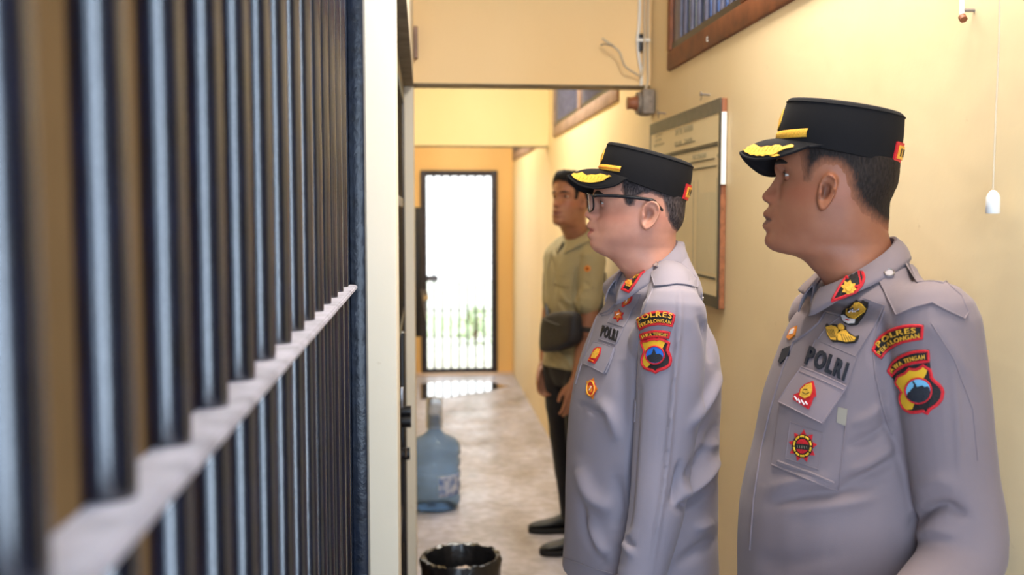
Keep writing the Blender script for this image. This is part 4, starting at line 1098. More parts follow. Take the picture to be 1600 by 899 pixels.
def collar(ctr, rot, rt, rb, zt, zb, tip, m, body, phi1=2.75, name='collar', th=.0025):
    """rt/rb: (x, y) radii of the upper and lower edge; zt/zb: (back, front) heights; tip: extra drop of the points"""
    c0, s0 = math.cos(rot), math.sin(rot); V = []; n = 64; rows = 7
    for i in range(n+1):
        ph = -phi1+2*phi1*i/n; q = (1-math.cos(ph))/2
        zt_ = zt[0]+(zt[1]-zt[0])*q; zb_ = zb[0]+(zb[1]-zb[0])*q-tip*sstep(.72, 1, abs(ph)/phi1)
        for j in range(rows):
            w = j/(rows-1)
            if j < 2: # inner band
                rx, ry = rt[0]-.003+.006*(1-j), rt[1]-.003+.006*(1-j); z = zt_-.028*(1-j)-.001; 
                if j == 0: rx, ry = rt[0]+.001, rt[1]+.001
            else:
                w = (j-2)/(rows-3); rx = rt[0]+(rb[0]-rt[0])*w**.8+.003*math.sin(math.pi*w); ry = rt[1]+(rb[1]-rt[1])*w**.8+.003*math.sin(math.pi*w); z = zt_+(zb_-zt_)*w+.001*(1-w)
            x = ctr[2]*0+rx*math.cos(ph); y = ry*math.sin(ph)*(1-.12*sstep(.8, 1, abs(ph)/phi1))
            V.append((ctr[0]+x*c0-y*s0, ctr[1]+x*s0+y*c0, z))
    mb = MB(); fc = grid_faces(n+1, rows, closed=False); mb.add(V, fc, m); o = bld(mb, name, body)
    md = o.modifiers.new('s', 'SOLIDIFY'); md.thickness = th; md.offset = 0
    return o, V, fc

def legs(axis, rot, hipz, foot, m, body, skin, wz=.99, rad=(.098, .075, .062), lean=None, fit=1):
    """returns skin parts; builds trousers and shoes. foot: [(x, y, dir)] for camera side and far side"""
    c0, s0 = math.cos(rot), math.sin(rot); parts = []; tr = []
    for sd, (fx, fy, fd) in zip((-1, 1), foot):
        hx, hy = axis[0]-sd*.085*s0, axis[1]+sd*.085*c0
        ank = Vector((fx, fy, .10)); hip = Vector((hx, hy, hipz-.06)); kn = (hip+ank)/2+Vector((-.015, 0, .0))
        parts.append(tube([hip, kn, ank, ank+Vector((0, 0, -.05))], [.075, .05, .036, .04], 16, 'round'))
        tr.append(limb([hip+Vector((0, 0, .02)), hip+(kn-hip)*.5, kn, kn+(ank-kn)*.55, ank+Vector((0, 0, -.035))], [rad[0], rad[0]*.9, rad[1], rad[1]*.9, rad[2]]))
        d = Vector((math.cos(fd), math.sin(fd), 0)); shoe(ank-d*.075+Vector((0, 0, -.10)), d, .285, 'shoe', body, M_shoe, M_sole)
    rr = torso_rings(axis, rot, [(hipz+.10, .13*fit, .125*fit, .165*fit), (hipz, .125*fit, .13*fit, .172*fit), (hipz-.08, .115*fit, .125*fit, .17*fit), (hipz-.13, .09*fit, .1*fit, .14*fit)])
    tr.append(loft(rr)); V, fc = voxel(tr, .007, smooth=4); N = normals(V, fc); V = noise_disp(V, N, .006, 9, 3)
    obj_from(V, fc, 'trousers', m, body)
    return parts

# ================================================================== OFFICER ON THE RIGHT
def skin_body(name, parts, org, m, H, label, vs=.0027, cat='person', tint=True):
    V, fc = voxel(parts, vs, smooth=3)
    o = obj_from(V, fc, name, m, None, org=org, attr=H.tint(V), label=label, category=cat)
    return o, V, fc

FACE_R = dict(
    base=[(186, 1300), (190, 1262), (200, 1240), (215, 1225), (235, 1216), (262, 1213), (275, 1217), (285, 1219), (300, 1217), (318, 1212), (333, 1208), (350, 1205), (365, 1202), (378, 1201), (386, 1206), (392, 1216), (397, 1232), (406, 1254), (420, 1268), (430, 1278), (450, 1292), (485, 1318), (520, 1330)],
    prof=[(250, 1213.5), (258, 1210.5), (266, 1209.5), (274, 1212), (281, 1209), (289, 1204), (297, 1197.5), (303, 1192.3), (307, 1190.6), (311, 1191.2), (315, 1194.5), (318.5, 1202), (322, 1201.5), (327, 1197.5), (331, 1193.5), (335, 1191.8), (339, 1193), (343, 1197), (346, 1195), (350, 1191.8), (354, 1191), (358, 1193.5), (363, 1198), (368, 1197), (374, 1194.5), (380, 1195), (386, 1199.5), (392, 1208), (396, 1222), (399, 1238)],
    back=[(186, 1320), (190, 1355), (200, 1380), (215, 1397), (235, 1404), (263, 1403), (287, 1400), (303, 1393), (320, 1387), (343, 1386), (368, 1389), (395, 1398), (430, 1405), (485, 1410), (520, 1412)],
    wid=[(186, .012), (190, .036), (200, .056), (215, .069), (235, .0765), (270, .0785), (300, .0765), (330, .072), (350, .068), (370, .062), (384, .057), (396, .056), (410, .058), (430, .061), (485, .058), (520, .05)],
    cx=1310, z=dict(nose=(1191, 308), lip=(1191, 350), mouth=(1198, 343.3), eye=(1219, 274), ear=(1291, 302), chin=(1196, 390), ref=(1310, 392)))

def officer_right():
    ax = (.70, 1.62); rot = 0.0; org = (.70, 1.62, 0)
    C = onY(1312, 300, 1.60); al = math.atan2(C.x, C.y)
    H = Head((C.x, C.y), al, **FACE_R); sc = 1/ (math.dist(H.px(1300, 300), H.px(1400, 300))/100)
    H.zn['earsize'] = (16.5/sc, 31/sc); H.k = 1.0
    sk = skin_mat('brown_skin', (160, 104, 77), (104, 64, 58))
    x, y, z = H.mesh(H.px(1310, 500)[1], H.px(1310, 187)[1], 190, 160); Wv = H.W(x, y, z); rings = [[tuple(p) for p in r] for r in Wv]
    parts = [loft(rings), ear_mesh(H, -1), ear_mesh(H, 1)]
    rows = [(1.535, .02, .015, .04, .05), (1.515, .03, .03, .075, .035), (1.49, .045, .06, .12, .02), (1.465, .055, .085, .152, .01), (1.445, .068, .095, .168, .003)]
    rows += solve_rows(ax, rot, [(470, 1264, .10, .168), (500, 1240, .105, .170), (560, 1215, .108, .172), (625, 1193, .108, .170), (680, 1182, .108, .170), (740, 1166, .11, .172), (790, 1158, .115, .175), (850, 1155, .115, .178), (899, 1155, .118, .18), (980, 1162, .13, .185)])
    rows += [(.88, .165, .14, .185), (.82, .16, .145, .19)]
    tors = torso_rings(ax, rot, rows)
    near = [onY(1458, 506, 1.435), onY(1474, 620, 1.425), onY(1490, 740, 1.42), onY(1504, 862, 1.40), onY(1450, 940, 1.35), onY(1345, 1010, 1.27)]
    far = [(.725, 1.79, 1.385), (.735, 1.805, 1.25), (.735, 1.82, 1.12), (.70, 1.82, .98), (.62, 1.80, .86)]
    wr = Vector(near[-1]); fw = (wr-Vector(near[-2])).normalized()
    parts += [loft(torso_rings(ax, rot, [r for r in rows if r[0] > .9], dL=.03)), limb(near, [.050, .044, .038, .036, .033, .027]), limb(far, [.055, .05, .045, .036, .027])]
    parts += hand_parts(wr, fw, (0, .2, 1), (0.3, 1, 0)); fr = Vector(far[-1]); parts += hand_parts(fr, fr-Vector(far[-2]), (-1, 0, .3), (0, -1, 0))
    lab = 'person on the right in profile, grey uniform shirt and black gold-trimmed cap, no glasses'
    tmp = MB()
    body = bpy.data.objects.new('person', bpy.data.meshes.new('person')); COL.objects.link(body); link_to(body, None, org)
    parts += legs(ax, rot, .93, [(.72, 1.53, math.pi), (.70, 1.72, math.pi)], M_trs, body, sk)
    V, fc = voxel(parts, .0027, smooth=3)
    me = body.data; me.from_pydata((V-np.array(org)).tolist(), [], fc); me.update(); me.materials.append(sk); me.shade_smooth()
    a = me.color_attributes.new('tint', 'FLOAT_COLOR', 'POINT'); a.data.foreach_set('color', H.tint(V).astype(np.float32).ravel()); body['label'] = lab; body['category'] = 'person'
    eyes(H, body, skin=sk)
    # hair
    P = [H.px(*p) for p in [(1236, 205), (1246, 240), (1250, 290), (1262, 294), (1276, 288), (1282, 274), (1292, 266), (1306, 268), (1315, 280), (1319, 297), (1326, 318), (1341, 336), (1362, 352), (1392, 372), (1425, 372), (1425, 190), (1300, 186)]]
    hair(H, body, P, hair_mat('short_dark_hair', (30, 24, 22), (50, 42, 39), (160, 104, 77)), H.px(1310, 378)[1], H.px(1310, 200)[1], thick=.003, fade=.032, capline=(H.px(1213, 222), H.px(1403, 259)))
    # shirt
    sh = [loft(tors), limb(near, [.066, .065, .062, .060, .052, .044]), limb(far, [.058, .058, .056, .05, .042]), limb([(.725, 1.54, 1.45), (.722, 1.48, 1.43), onY(1458, 505, 1.435)], [.035, .048, .063]), limb([(.725, 1.70, 1.45), (.722, 1.76, 1.42), (.715, 1.80, 1.39)], [.035, .048, .055])]
    V, fc = voxel(sh, .0042, smooth=5); N = normals(V, fc)
    V = noise_disp(V, N, .0035, 7, 1.3); N = normals(V, fc)
    V = fold(V, N, [([(1375, 575), (1378, 640), (1398, 690), (1414, 745), (1428, 800)], 7, -.007),
                    ([(1424, 822), (1446, 800), (1478, 792), (1512, 808)], 9, -.018), ([(1425, 842), (1460, 828), (1500, 838)], 12, .007), ([(1425, 770), (1465, 752), (1500, 765)], 12, .005),
                    ([(1308, 760), (1355, 742), (1404, 715)], 9, -.011), ([(1325, 742), (1365, 722), (1402, 690)], 9, .008), ([(1322, 700), (1365, 680), (1396, 655)], 8, -.008), ([(1330, 665), (1360, 650), (1390, 625)], 8, .006),
                    ([(1203, 787), (1250, 774), (1310, 768), (1380, 755)], 9, -.011), ([(1200, 765), (1250, 752), (1300, 752)], 10, .006), ([(1240, 800), (1310, 790), (1370, 778)], 9, .006),
                    ([(1488, 560), (1496, 650), (1500, 740)], 5, .004), ([(1180, 870), (1230, 880), (1320, 865)], 14, -.004), ([(1450, 500), (1480, 540), (1525, 600)], 12, .004), ([(1385, 600), (1392, 660)], 10, .004),
                    ([(1380, 500), (1366, 540), (1368, 575)], 7, -.006)])
    shirt = obj_from(V, fc, 'shirt', M_shirt2, body, label='grey uniform shirt')
    bv = BVHTree.FromPolygons(V.tolist(), fc)
    nc = H.w(H.px(1333, 420)[0], 0, 0)
    co, cv, cf = collar((nc.x, nc.y, 0), rot-.12, (.064, .072), (.084, .100), (H.px(1390, 372)[1], H.px(1284, 452)[1]), (H.px(1408, 400)[1], H.px(1300, 478)[1]), .016, M_shirt2, shirt)
    bvc = BVHTree.FromPolygons(cv, cf)
    A = Q(5.62, 1240, 410); B = Q(5.287, 1350, 490); Cq = Q(4.087, 1170, 560); D3 = Q(3.458, 1150, 380)
    dep = 1.6
    # shoulder strap, panels, pocket
    p = Patch(bv, dep); ep = D3((765, 190), (800, 140), (905, 85), (1000, 130), (1120, 205), (1215, 290), (1250, 375), (1230, 410), (1060, 325), (960, 350), (872, 388), (820, 290))
    p.poly(ep, M_shirt2, 0, .0035, 7); p.line(ep, M_shirt2, .0012, .0035, closed=True); p.build('epaulette', shirt)
    p = Patch(bv, dep); p.poly(circ((1150+828/3.458, 380+173/3.458), 7.5, 20, ry=5.5), M_btn, .003, .008, 4); p.line(circ((1150+828/3.458, 380+173/3.458), 7, 20, ry=5), M_steel, .0011, .008, closed=True); p.build('button', shirt)
    p = Patch(bv, dep); pn = A((600, 312), (800, 382), (700, 580), (540, 832), (380, 760), (210, 690), (300, 560), (440, 470)); p.poly(pn, M_shirt2, 0, .0014, 7); p.line(pn, M_shirt2, .0009, .0014, closed=True); p.build('badge_panel', shirt)
    p = Patch(bv, dep); pn = D3((432, 522), (652, 615), (605, 770), (372, 672)); p.poly(pn, M_shirt2, 0, .0018, 7); p.line(pn, M_shirt2, .0009, .0018, closed=True)
    p.text('POLRI', D3((378, 650), (480, 690), (588, 742)), 28, M_nvy, .001, .0055, shear=(.30, -.95), offset=.04); p.build('name_panel', shirt, label='panel embroidered POLRI in black')
    # pocket body and flap
    p = Patch(bv, dep); pk = Cq((205, 290), (150, 680), (350, 765), (572, 845), (600, 600), (620, 240)); p.poly(pk, M_shirt2, 0, .0022, 7); p.line(Cq((150, 680), (350, 765), (572, 845), (600, 600), (622, 420)), M_shirt2, .0016, .0022)
    p.line(Cq((190, 662), (380, 730), (540, 795)), M_shirt2, .003, .0022)
    p.poly(Cq((572, 312), (632, 325), (620, 432), (563, 410)), mat('beige_velcro', (152, 142, 128), rough=.9), .001, .004, 6); p.build('pocket', shirt)
    p = Patch(bv, dep); fl = Cq((350, 62), (500, 120), (630, 180), (560, 290), (475, 415), (330, 345), (200, 280), (280, 160)); M_flap = cloth_mat('pinkish_grey_flap', (148, 131, 135)); p.poly(fl, M_flap, 0, .0065, 7); p.line(fl, M_flap, .0014, .006, closed=True); p.line(Cq((340, 90), (490, 150), (615, 205)), M_flap, .0009, .007)
    pf = p.build('pocket_flap', shirt)
    # gold badge on the flap
    p = Patch(bv, dep); o = Cq((425, 150), (438, 200), (442, 245), (425, 258), (412, 300), (395, 330), (360, 308), (298, 268), (305, 238), (340, 225), (345, 200), (375, 170)); p.poly(o, M_red, .006, .0085, 4)
    p.poly(Cq((418, 165), (422, 215), (408, 245), (375, 262), (345, 245), (355, 205), (385, 175)), M_gold, .008, .0108, 4); p.line(Cq((365, 225), (385, 235), (405, 225)), M_blk, .0006, .011); p.line(Cq((372, 205), (395, 205)), M_blk, .0006, .011)
    for a, c in (((312, 250), (328, 275)), ((335, 265), (345, 290)), ((352, 272), (372, 300)), ((378, 282), (390, 300))): p.line(Cq(a, c), M_wht, .0013, .009)
    p.build('flame_badge', shirt)
    # round badge on the pocket
    p = Patch(bv, dep); p.poly(Cq((272, 408), (475, 478), (450, 712), (240, 640)), M_shirt2, .001, .0032, 6); p.line(Cq((272, 408), (475, 478), (450, 712), (240, 640)), M_shirt2, .0008, .0032, closed=True)
    cc = Cq((352, 562))[0]; p.poly(star(cc, 25.5, 17, 9, -1.5, .86), M_red, .003, .0048, 3); p.poly(circ(cc, 16, 28, ry=18.5), M_blk, .0045, .0056, 4)
    for i in range(10):
        a = 2*math.pi*i/10; p.line([(cc[0]+13*math.cos(a+t), cc[1]+15.5*math.sin(a+t)) for t in (.08, .3, .54)], M_yel, .0017, .0056, g=2)
    p.poly(circ(cc, 9.8, 20, ry=11.5), M_red, .005, .0066, 3); p.poly([(cc[0]-10, cc[1]-4.5), (cc[0]+10, cc[1]-2.5), (cc[0]+10, cc[1]+6), (cc[0]-10, cc[1]+4)], M_blk, .006, .0076, 3)
    for i in range(5): p.line([(cc[0]-7+i*3.5, cc[1]-1.5+i*.3), (cc[0]-6.5+i*3.5, cc[1]+3+i*.3)], mat('grey_thread', (120, 112, 90)), .0005, .0078)
    p.build('wheel_badge', shirt)
    # wreath badge and wings
    p = Patch(bv, dep); o = A((420, 482), (438, 440), (480, 390), (520, 355), (560, 338), (600, 345), (618, 338), (660, 352), (655, 395), (640, 450), (600, 505), (565, 552), (505, 562), (450, 540)); p.poly(o, M_blk, .001, .004, 3)
    p.poly(A((470, 470), (480, 420), (520, 365), (570, 348), (610, 360), (645, 395), (635, 440), (590, 480), (540, 515), (490, 495)), M_gold, .0035, .006, 3)
    p.poly(A((490, 455), (500, 400), (535, 372), (545, 400), (520, 440)), M_blk, .0055, .0068, 3); p.poly(A((560, 430), (590, 400), (600, 420), (575, 450)), M_blk, .0055, .0068, 3)
    for a, c in (((500, 460), (585, 385)), ((520, 410), (560, 450)), ((540, 400), (540, 450))): p.line(A(a, c), M_wht, .0009, .0072)
    p.poly(A((425, 485), (455, 480), (490, 510), (550, 515), (545, 545), (490, 550), (445, 530)), M_wht, .0035, .0062, 3); p.line(A((470, 520), (500, 530)), M_red, .0009, .0068); p.build('wreath_badge', shirt)
    p = Patch(bv, dep); p.poly(A((285, 565), (300, 540), (320, 560), (360, 548), (400, 560), (430, 552), (465, 570), (470, 600), (500, 625), (545, 655), (580, 645), (570, 685), (540, 712), (470, 718), (400, 705), (350, 705), (305, 650)), M_blk, .001, .003, 3)
    p.poly(A((295, 580), (340, 565), (380, 575), (405, 595), (380, 690), (340, 685), (310, 640)), M_gold, .0028, .0052, 3); p.poly(A((430, 610), (470, 605), (500, 640), (555, 665), (540, 695), (470, 705), (400, 690), (395, 640)), M_gold, .0028, .0052, 3)
    p.poly(circ(A((430, 580))[0], 4.5, 14), M_gold, .003, .0072, 2)
    for i in range(5):
        p.line(A((305+i*14, 600), (345+i*10, 670)), M_blk, .0004, .0054); p.line(A((430+i*20, 640+i*4), (450+i*22, 700-i*2)), M_blk, .0004, .0054)
    p.build('wings_badge', shirt)
    # sleeve patches
    p = Patch(bv, dep); o = B((62, 300), (95, 238), (135, 188), (195, 145), (260, 116), (320, 100), (380, 93), (440, 92), (496, 96), (493, 160), (488, 216), (400, 230), (340, 242), (280, 265), (215, 305), (175, 340), (146, 382), (100, 340))
    p.poly(o, M_blk, 0, .002, 5); p.line(B((72, 302), (100, 245), (140, 197), (197, 155), (262, 127), (322, 111), (380, 104), (440, 103), (485, 107), (481, 160), (478, 206), (400, 218), (335, 231), (275, 253), (208, 294), (168, 328), (143, 366), (105, 332)), M_red, .0023, .0018, closed=True)
    p.text('POLRES', B((128, 282), (165, 245), (210, 212), (262, 188), (320, 172), (380, 163), (432, 160)), 8.2, M_gold, .0015, .0042)
    p.text('PEKALONGAN', B((138, 345), (165, 312), (205, 278), (255, 248), (310, 228), (380, 213), (462, 200)), 7.2, M_gold, .0015, .0042); p.build('sleeve_patch', shirt, label='curved red and black patch reading POLRES PEKALONGAN')
    p = Patch(bv, dep); o = B((186, 476), (235, 400), (285, 358), (335, 332), (390, 313), (440, 303), (540, 300), (546, 405), (460, 412), (400, 422), (345, 440), (285, 478), (235, 535)); p.poly(o, M_blk, 0, .002, 5)
    p.poly(B((240, 530), (345, 440), (545, 405), (552, 470), (490, 430), (430, 468), (380, 458), (345, 497), (290, 530), (265, 575)), M_blk, 0, .002, 4)
    p.line(B((200, 476), (243, 410), (290, 368), (338, 343), (392, 324), (442, 314), (530, 311), (534, 395), (460, 401), (396, 411), (339, 430), (278, 468), (236, 516)), M_red, .0023, .0018, closed=True)
    p.text('JAWA TENGAH', B((238, 498), (262, 465), (300, 435), (345, 411), (400, 393), (450, 382), (505, 376)), 7.0, M_gold, .0015, .0040); p.build('sleeve_patch', shirt, label='curved red patch reading JAWA TENGAH')
    p = Patch(bv, dep); o = B((268, 572), (280, 540), (290, 520), (345, 497), (362, 480), (380, 458), (410, 465), (435, 466), (465, 452), (490, 428), (515, 450), (545, 466), (552, 500), (556, 530), (580, 560), (612, 585), (640, 618), (650, 650), (640, 705), (615, 740), (590, 762), (560, 780), (540, 792), (522, 826), (505, 815), (490, 806), (440, 815), (400, 818), (360, 805), (330, 782), (310, 745), (302, 710), (305, 680), (318, 650), (305, 625), (285, 600))
    p.poly(o, M_blk, 0, .002, 5)
    p.poly(B((275, 570), (290, 530), (345, 505), (385, 468), (440, 476), (490, 442), (524, 470), (515, 500), (490, 545), (405, 790), (360, 795), (335, 775), (315, 735), (312, 690), (328, 650), (300, 610)), M_yel, .0015, .0028, 5)
    p.line(o, M_red, .0026, .0012, closed=True); cc = B((457, 638))[0]; p.poly(circ(cc, 20.5, 30), M_red, .0024, .0042, 4); p.poly(circ(cc, 18, 30), M_sky, .004, .0050, 4)
    dk = B((362, 690), (372, 672), (380, 650), (400, 640), (405, 625), (420, 612), (424, 585), (410, 562), (420, 555), (440, 590), (445, 605), (470, 598), (490, 592), (505, 606), (530, 600), (545, 612), (553, 650), (540, 690), (510, 722), (460, 733), (410, 722)); p.poly(dk, M_nvy, .0046, .0062, 3)
    p.line(circ(cc, 19.5, 30), M_red, .0013, .0050, closed=True)
    p.build('sleeve_emblem', shirt, label='shield patch with a dark temple on light blue')
    # collar rank patch
    p = Patch(bvc, dep); o = A((545, 78), (608, 95), (622, 140), (605, 195), (520, 300), (440, 378), (342, 345), (400, 240), (482, 112)); p.poly(o, M_blk, 0, .003, 4); p.line(o, M_red, .0024, .0026, closed=True)
    cc = A((492, 232))[0]; p.poly(star(cc, 12, 8, 8, .2), M_gold, .0028, .0052, 2); p.poly(circ(cc, 5, 12), M_gold, .004, .007, 2); p.build('rank_patch', shirt, label='red-edged collar patch with one gold flower')
    # placket edge and name tag on the far half of the chest
    p = Patch(bv, dep); p.line([(1240, 535), (1262, 520), (1279, 506), (1290, 488), (1312, 494)], M_shirt2, .0022, .001); p.line([(1240, 535), (1222, 580), (1204, 640), (1190, 700), (1178, 780), (1172, 860)], M_shirt2, .0016, .001); p.build('placket', shirt)
    p = Patch(bv, dep); p.poly([(1217, 566), (1224, 546), (1237, 541), (1233, 556), (1220, 569)], M_nvy, 0, .003, 4); p.build('name_tag', shirt)
    p = Patch(bv, dep); p.poly([(1230, 528), (1236, 515), (1246, 510), (1243, 524), (1234, 532)], M_gold2, 0, .003, 4); p.poly([(1234, 524), (1238, 516), (1243, 514), (1241, 522)], M_wht, .002, .004, 3); p.build('chest_badge', shirt)
    p = Patch(bv, dep); p.line([(1382, 486), (1370, 515), (1364, 545), (1368, 590), (1380, 640), (1394, 680)], M_shirt2, .0014, .0006); p.line([(1455, 505), (1490, 560), (1520, 640), (1528, 720)], M_shirt2, .0009, .0004); p.build('seam', shirt)
    # cap
    near = [(1265, 228, -.086), (1236, 239, -.080), (1206, 247, -.066), (1180, 249, -.048), (1164, 245, -.026)]
    fare = [(1157, 239, 0), (1163, 249, .026), (1176, 262, .048), (1194, 273, .066), (1216, 273, .078), (1240, 252, .084), (1262, 232, .086)]
    c, bvcap, bvv = cap(H, body, (1213, 222), (1403, 259), (1230, 160), (1414, 185), .087, .083, near, fare, (.003, .012, .0125), 1.06, False)
    E = Q(6.423, 1160, 150)
    p = Patch(bvv, dep); p.poly(E((0, 515), (25, 492), (75, 498), (110, 487), (130, 500), (160, 515), (200, 528), (250, 512), (300, 515), (340, 500), (380, 500), (410, 520), (500, 492), (522, 505), (515, 522), (440, 535), (380, 560), (330, 592), (290, 600), (240, 600), (215, 612), (180, 605), (150, 610), (120, 598), (90, 602), (60, 582), (35, 575), (15, 550)), M_gold, .001, .004, 2.2)
    for i in range(9): p.line(E((50+i*38, 580-i*3), (85+i*38, 530-i*2)), M_gold2, .0004, .0042, g=2)
    p.build('visor_embroidery', c); mirror_patch(H, p, 'visor_embroidery', c)
officer_right()

# ================================================================== OFFICER IN THE MIDDLE
def officer_middle():
    ax = (.45, 2.12); rot = .15; org = (.45, 2.12, 0)
    C = onY(998, 330, 2.10); al = math.atan2(C.x, C.y)
    H = Head((C.x, C.y), al,
        base=[(256, 1000), (260, 966), (268, 949), (278, 938), (290, 932), (302, 930), (312, 930.5), (322, 934), (335, 936), (343, 932), (352, 929), (362, 928), (372, 926), (380, 927), (387, 929), (394, 937), (400, 946), (408, 957), (420, 967), (430, 976), (445, 982), (475, 990), (510, 996)],
        prof=[(290, 930), (298, 928), (306, 927), (313, 927), (319, 924.5), (325, 920.5), (330, 916), (334, 913.5), (337, 913), (340, 915.5), (343, 921), (346, 920.5), (350, 917.5), (354, 916.7), (357.5, 920), (360, 922.5), (363, 919), (367, 917.3), (371, 919), (375, 922.5), (380, 921.5), (386, 923.5), (392, 928.5), (397, 937), (401, 945)],
        back=[(256, 1020), (260, 1048), (268, 1061), (280, 1068), (300, 1070), (320, 1068), (340, 1066), (350, 1063), (368, 1056), (385, 1056), (400, 1060), (430, 1066), (475, 1072), (510, 1074)],
        wid=[(256, .012), (260, .036), (268, .056), (280, .069), (300, .0785), (325, .081), (345, .0795), (362, .0765), (378, .070), (388, .064), (398, .062), (415, .063), (440, .066), (475, .068), (510, .07)],
        cx=1000, z=dict(nose=(913.5, 336), lip=(917, 366), mouth=(921, 360.2), eye=(936, 317), ear=(1013, 336.5), chin=(922, 395), ref=(1000, 396)))
    sc = 1/(math.dist(H.px(950, 330), H.px(1050, 330))/100)
    H.zn['earsize'] = (16.5/sc, 23.5/sc); H.k = .98
    SK = (204, 148, 126); sk = skin_mat('light_skin', SK, (170, 96, 90))
    x, y, z = H.mesh(H.px(1000, 508)[1], H.px(1000, 257)[1], 190, 160); rings = [[tuple(p) for p in r] for r in H.W(x, y, z)]
    parts = [loft(rings), ear_mesh(H, -1), ear_mesh(H, 1)]
    rows = [(1.52, .02, .015, .04, .075), (1.50, .025, .03, .075, .06), (1.47, .04, .06, .118, .04), (1.447, .05, .085, .148, .025), (1.42, .063, .11, .168, .008)]
    rows += solve_rows(ax, rot, [(478, 946, .125, .160), (500, 931, .135, .170), (530, 918, .155, .178), (560, 907, .163, .181), (600, 897, .166, .180), (660, 889, .164, .178), (720, 886, .163, .176), (780, 885, .163, .18), (840, 883, .164, .182), (888, 880, .168, .186)])
    tors = torso_rings(ax, rot, rows)
    near = [onY(1052, 497, 1.93), onY(1046, 600, 1.92), onY(1036, 705, 1.905), onY(1026, 800, 1.88), onY(1000, 905, 1.87)]
    near[-1] = onY(1002, 900, 1.87)
    far = [(.47, 2.30, 1.38), (.475, 2.315, 1.25), (.475, 2.33, 1.12), (.455, 2.335, 1.0), (.43, 2.33, .86)]
    wr = Vector(near[-1]); fw = (wr-Vector(near[-2])).normalized()
    parts += [loft(torso_rings(ax, rot, [r for r in rows if r[0] > .8], dL=.034)), limb(near, [.036, .034, .03, .03, .026]), limb(far, [.04, .036, .034, .034, .026])]
    parts += hand_parts(wr+fw*.01, fw, (-1, .0, 0), (0, 1, 0)); fr = Vector(far[-1]); parts += hand_parts(fr, fr-Vector(far[-2]), (-1, 0, 0), (0, -1, 0))
    body = bpy.data.objects.new('person', bpy.data.meshes.new('person')); COL.objects.link(body); link_to(body, None, org)
    parts += legs(ax, rot, .93, [(.46, 2.02, math.pi), (.47, 2.23, math.pi)], M_trs, body, sk, fit=.82, rad=(.083, .07, .06))
    V, fc = voxel(parts, .0027, smooth=3)
    me = body.data; me.from_pydata((V-np.array(org)).tolist(), [], fc); me.update(); me.materials.append(sk); me.shade_smooth()
    a = me.color_attributes.new('tint', 'FLOAT_COLOR', 'POINT'); a.data.foreach_set('color', H.tint(V).astype(np.float32).ravel())
    body['label'] = 'person with glasses, grey uniform shirt and black gold-trimmed cap, standing in the middle'; body['category'] = 'person'
    eyes(H, body, skin=sk)
    P = [H.px(*p) for p in [(966, 240), (968, 300), (973, 322), (984, 328), (994, 324), (999, 312), (1008, 308), (1018, 308), (1030, 314), (1034, 328), (1037, 343), (1045, 358), (1058, 372), (1085, 374), (1090, 250), (1000, 240)]]
    hair(H, body, P, hair_mat('greying_cropped_hair', (32, 27, 28), (88, 78, 78), SK), H.px(1000, 376)[1], H.px(1000, 262)[1], thick=.004, fade=.016, capline=(H.px(936, 268), H.px(1072, 316)))
    # shirt
    sh = [loft(tors), limb(near, [.065, .064, .058, .053, .046]), limb(far, [.057, .054, .052, .048, .042]), limb([onY(1046, 505, 1.935), onY(1020, 535, 1.975)], [.054, .050]), limb([(.49, 2.04, 1.455), (.485, 1.98, 1.43), onY(1052, 497, 1.93)], [.03, .044, .060]), limb([(.49, 2.20, 1.455), (.48, 2.26, 1.42), (.47, 2.30, 1.385)], [.03, .046, .056])]
    V, fc = voxel(sh, .0045, smooth=5); N = normals(V, fc); V = noise_disp(V, N, .003, 6, 9.1); N = normals(V, fc)
    V = fold(V, N, [([(1063, 455), (1060, 520), (1053, 600), (1040, 740), (1017, 895)], 4, 0.0121), ([(998, 590), (994, 650), (989, 720), (984, 790), (972, 880)], 6, -0.0081),
                    ([(1128, 580), (1105, 625), (1080, 668)], 7, 0.0162), ([(1124, 655), (1095, 715), (1072, 752)], 8, -0.0162), ([(1124, 715), (1098, 748), (1066, 780)], 7, 0.0203), ([(1124, 745), (1095, 775), (1060, 796)], 6, -0.0203), ([(1122, 690), (1095, 700)], 9, 0.0101),
                    ([(1092, 490), (1108, 530), (1112, 570)], 7, -0.0121), ([(1118, 840), (1090, 860), (1055, 885)], 9, -0.0121), ([(1115, 815), (1085, 830)], 9, 0.0101),
                    ([(1062, 725), (1058, 760), (1050, 790)], 6, -0.0182), ([(903, 730), (925, 775), (958, 800)], 12, 0.0182), ([(905, 775), (915, 830), (945, 880)], 8, -0.0142), ([(920, 805), (935, 850), (948, 870)], 10, 0.0162), ([(962, 740), (968, 790), (964, 830)], 11, -0.0121),
                    ([(935, 625), (955, 650), (968, 690)], 10, 0.0121), ([(905, 630), (928, 642), (950, 651)], 4, -0.0081), ([(972, 560), (973, 620), (976, 690)], 12, -0.008), ([(990, 870), (975, 850), (985, 830)], 6, 0.0081), ([(992, 855), (978, 845), (985, 838)], 4, -0.0081)])
    shirt = obj_from(V, fc, 'shirt', M_shirt1, body, label='light grey uniform shirt')
    bv = BVHTree.FromPolygons(V.tolist(), fc); dep = 2.08
    nc = H.w(H.px(1009, 420)[0], 0, 0)
    co, cv, cf = collar((nc.x, nc.y, 0), rot, (.064, .072), (.084, .098), (H.px(1060, 377)[1], H.px(978, 442)[1]), (H.px(1068, 400)[1], H.px(985, 462)[1]), .018, M_shirt1, shirt)
    bvc = BVHTree.FromPolygons(cv, cf)
    D = Q(3.744, 890, 400); G = Q(3.746, 870, 380)
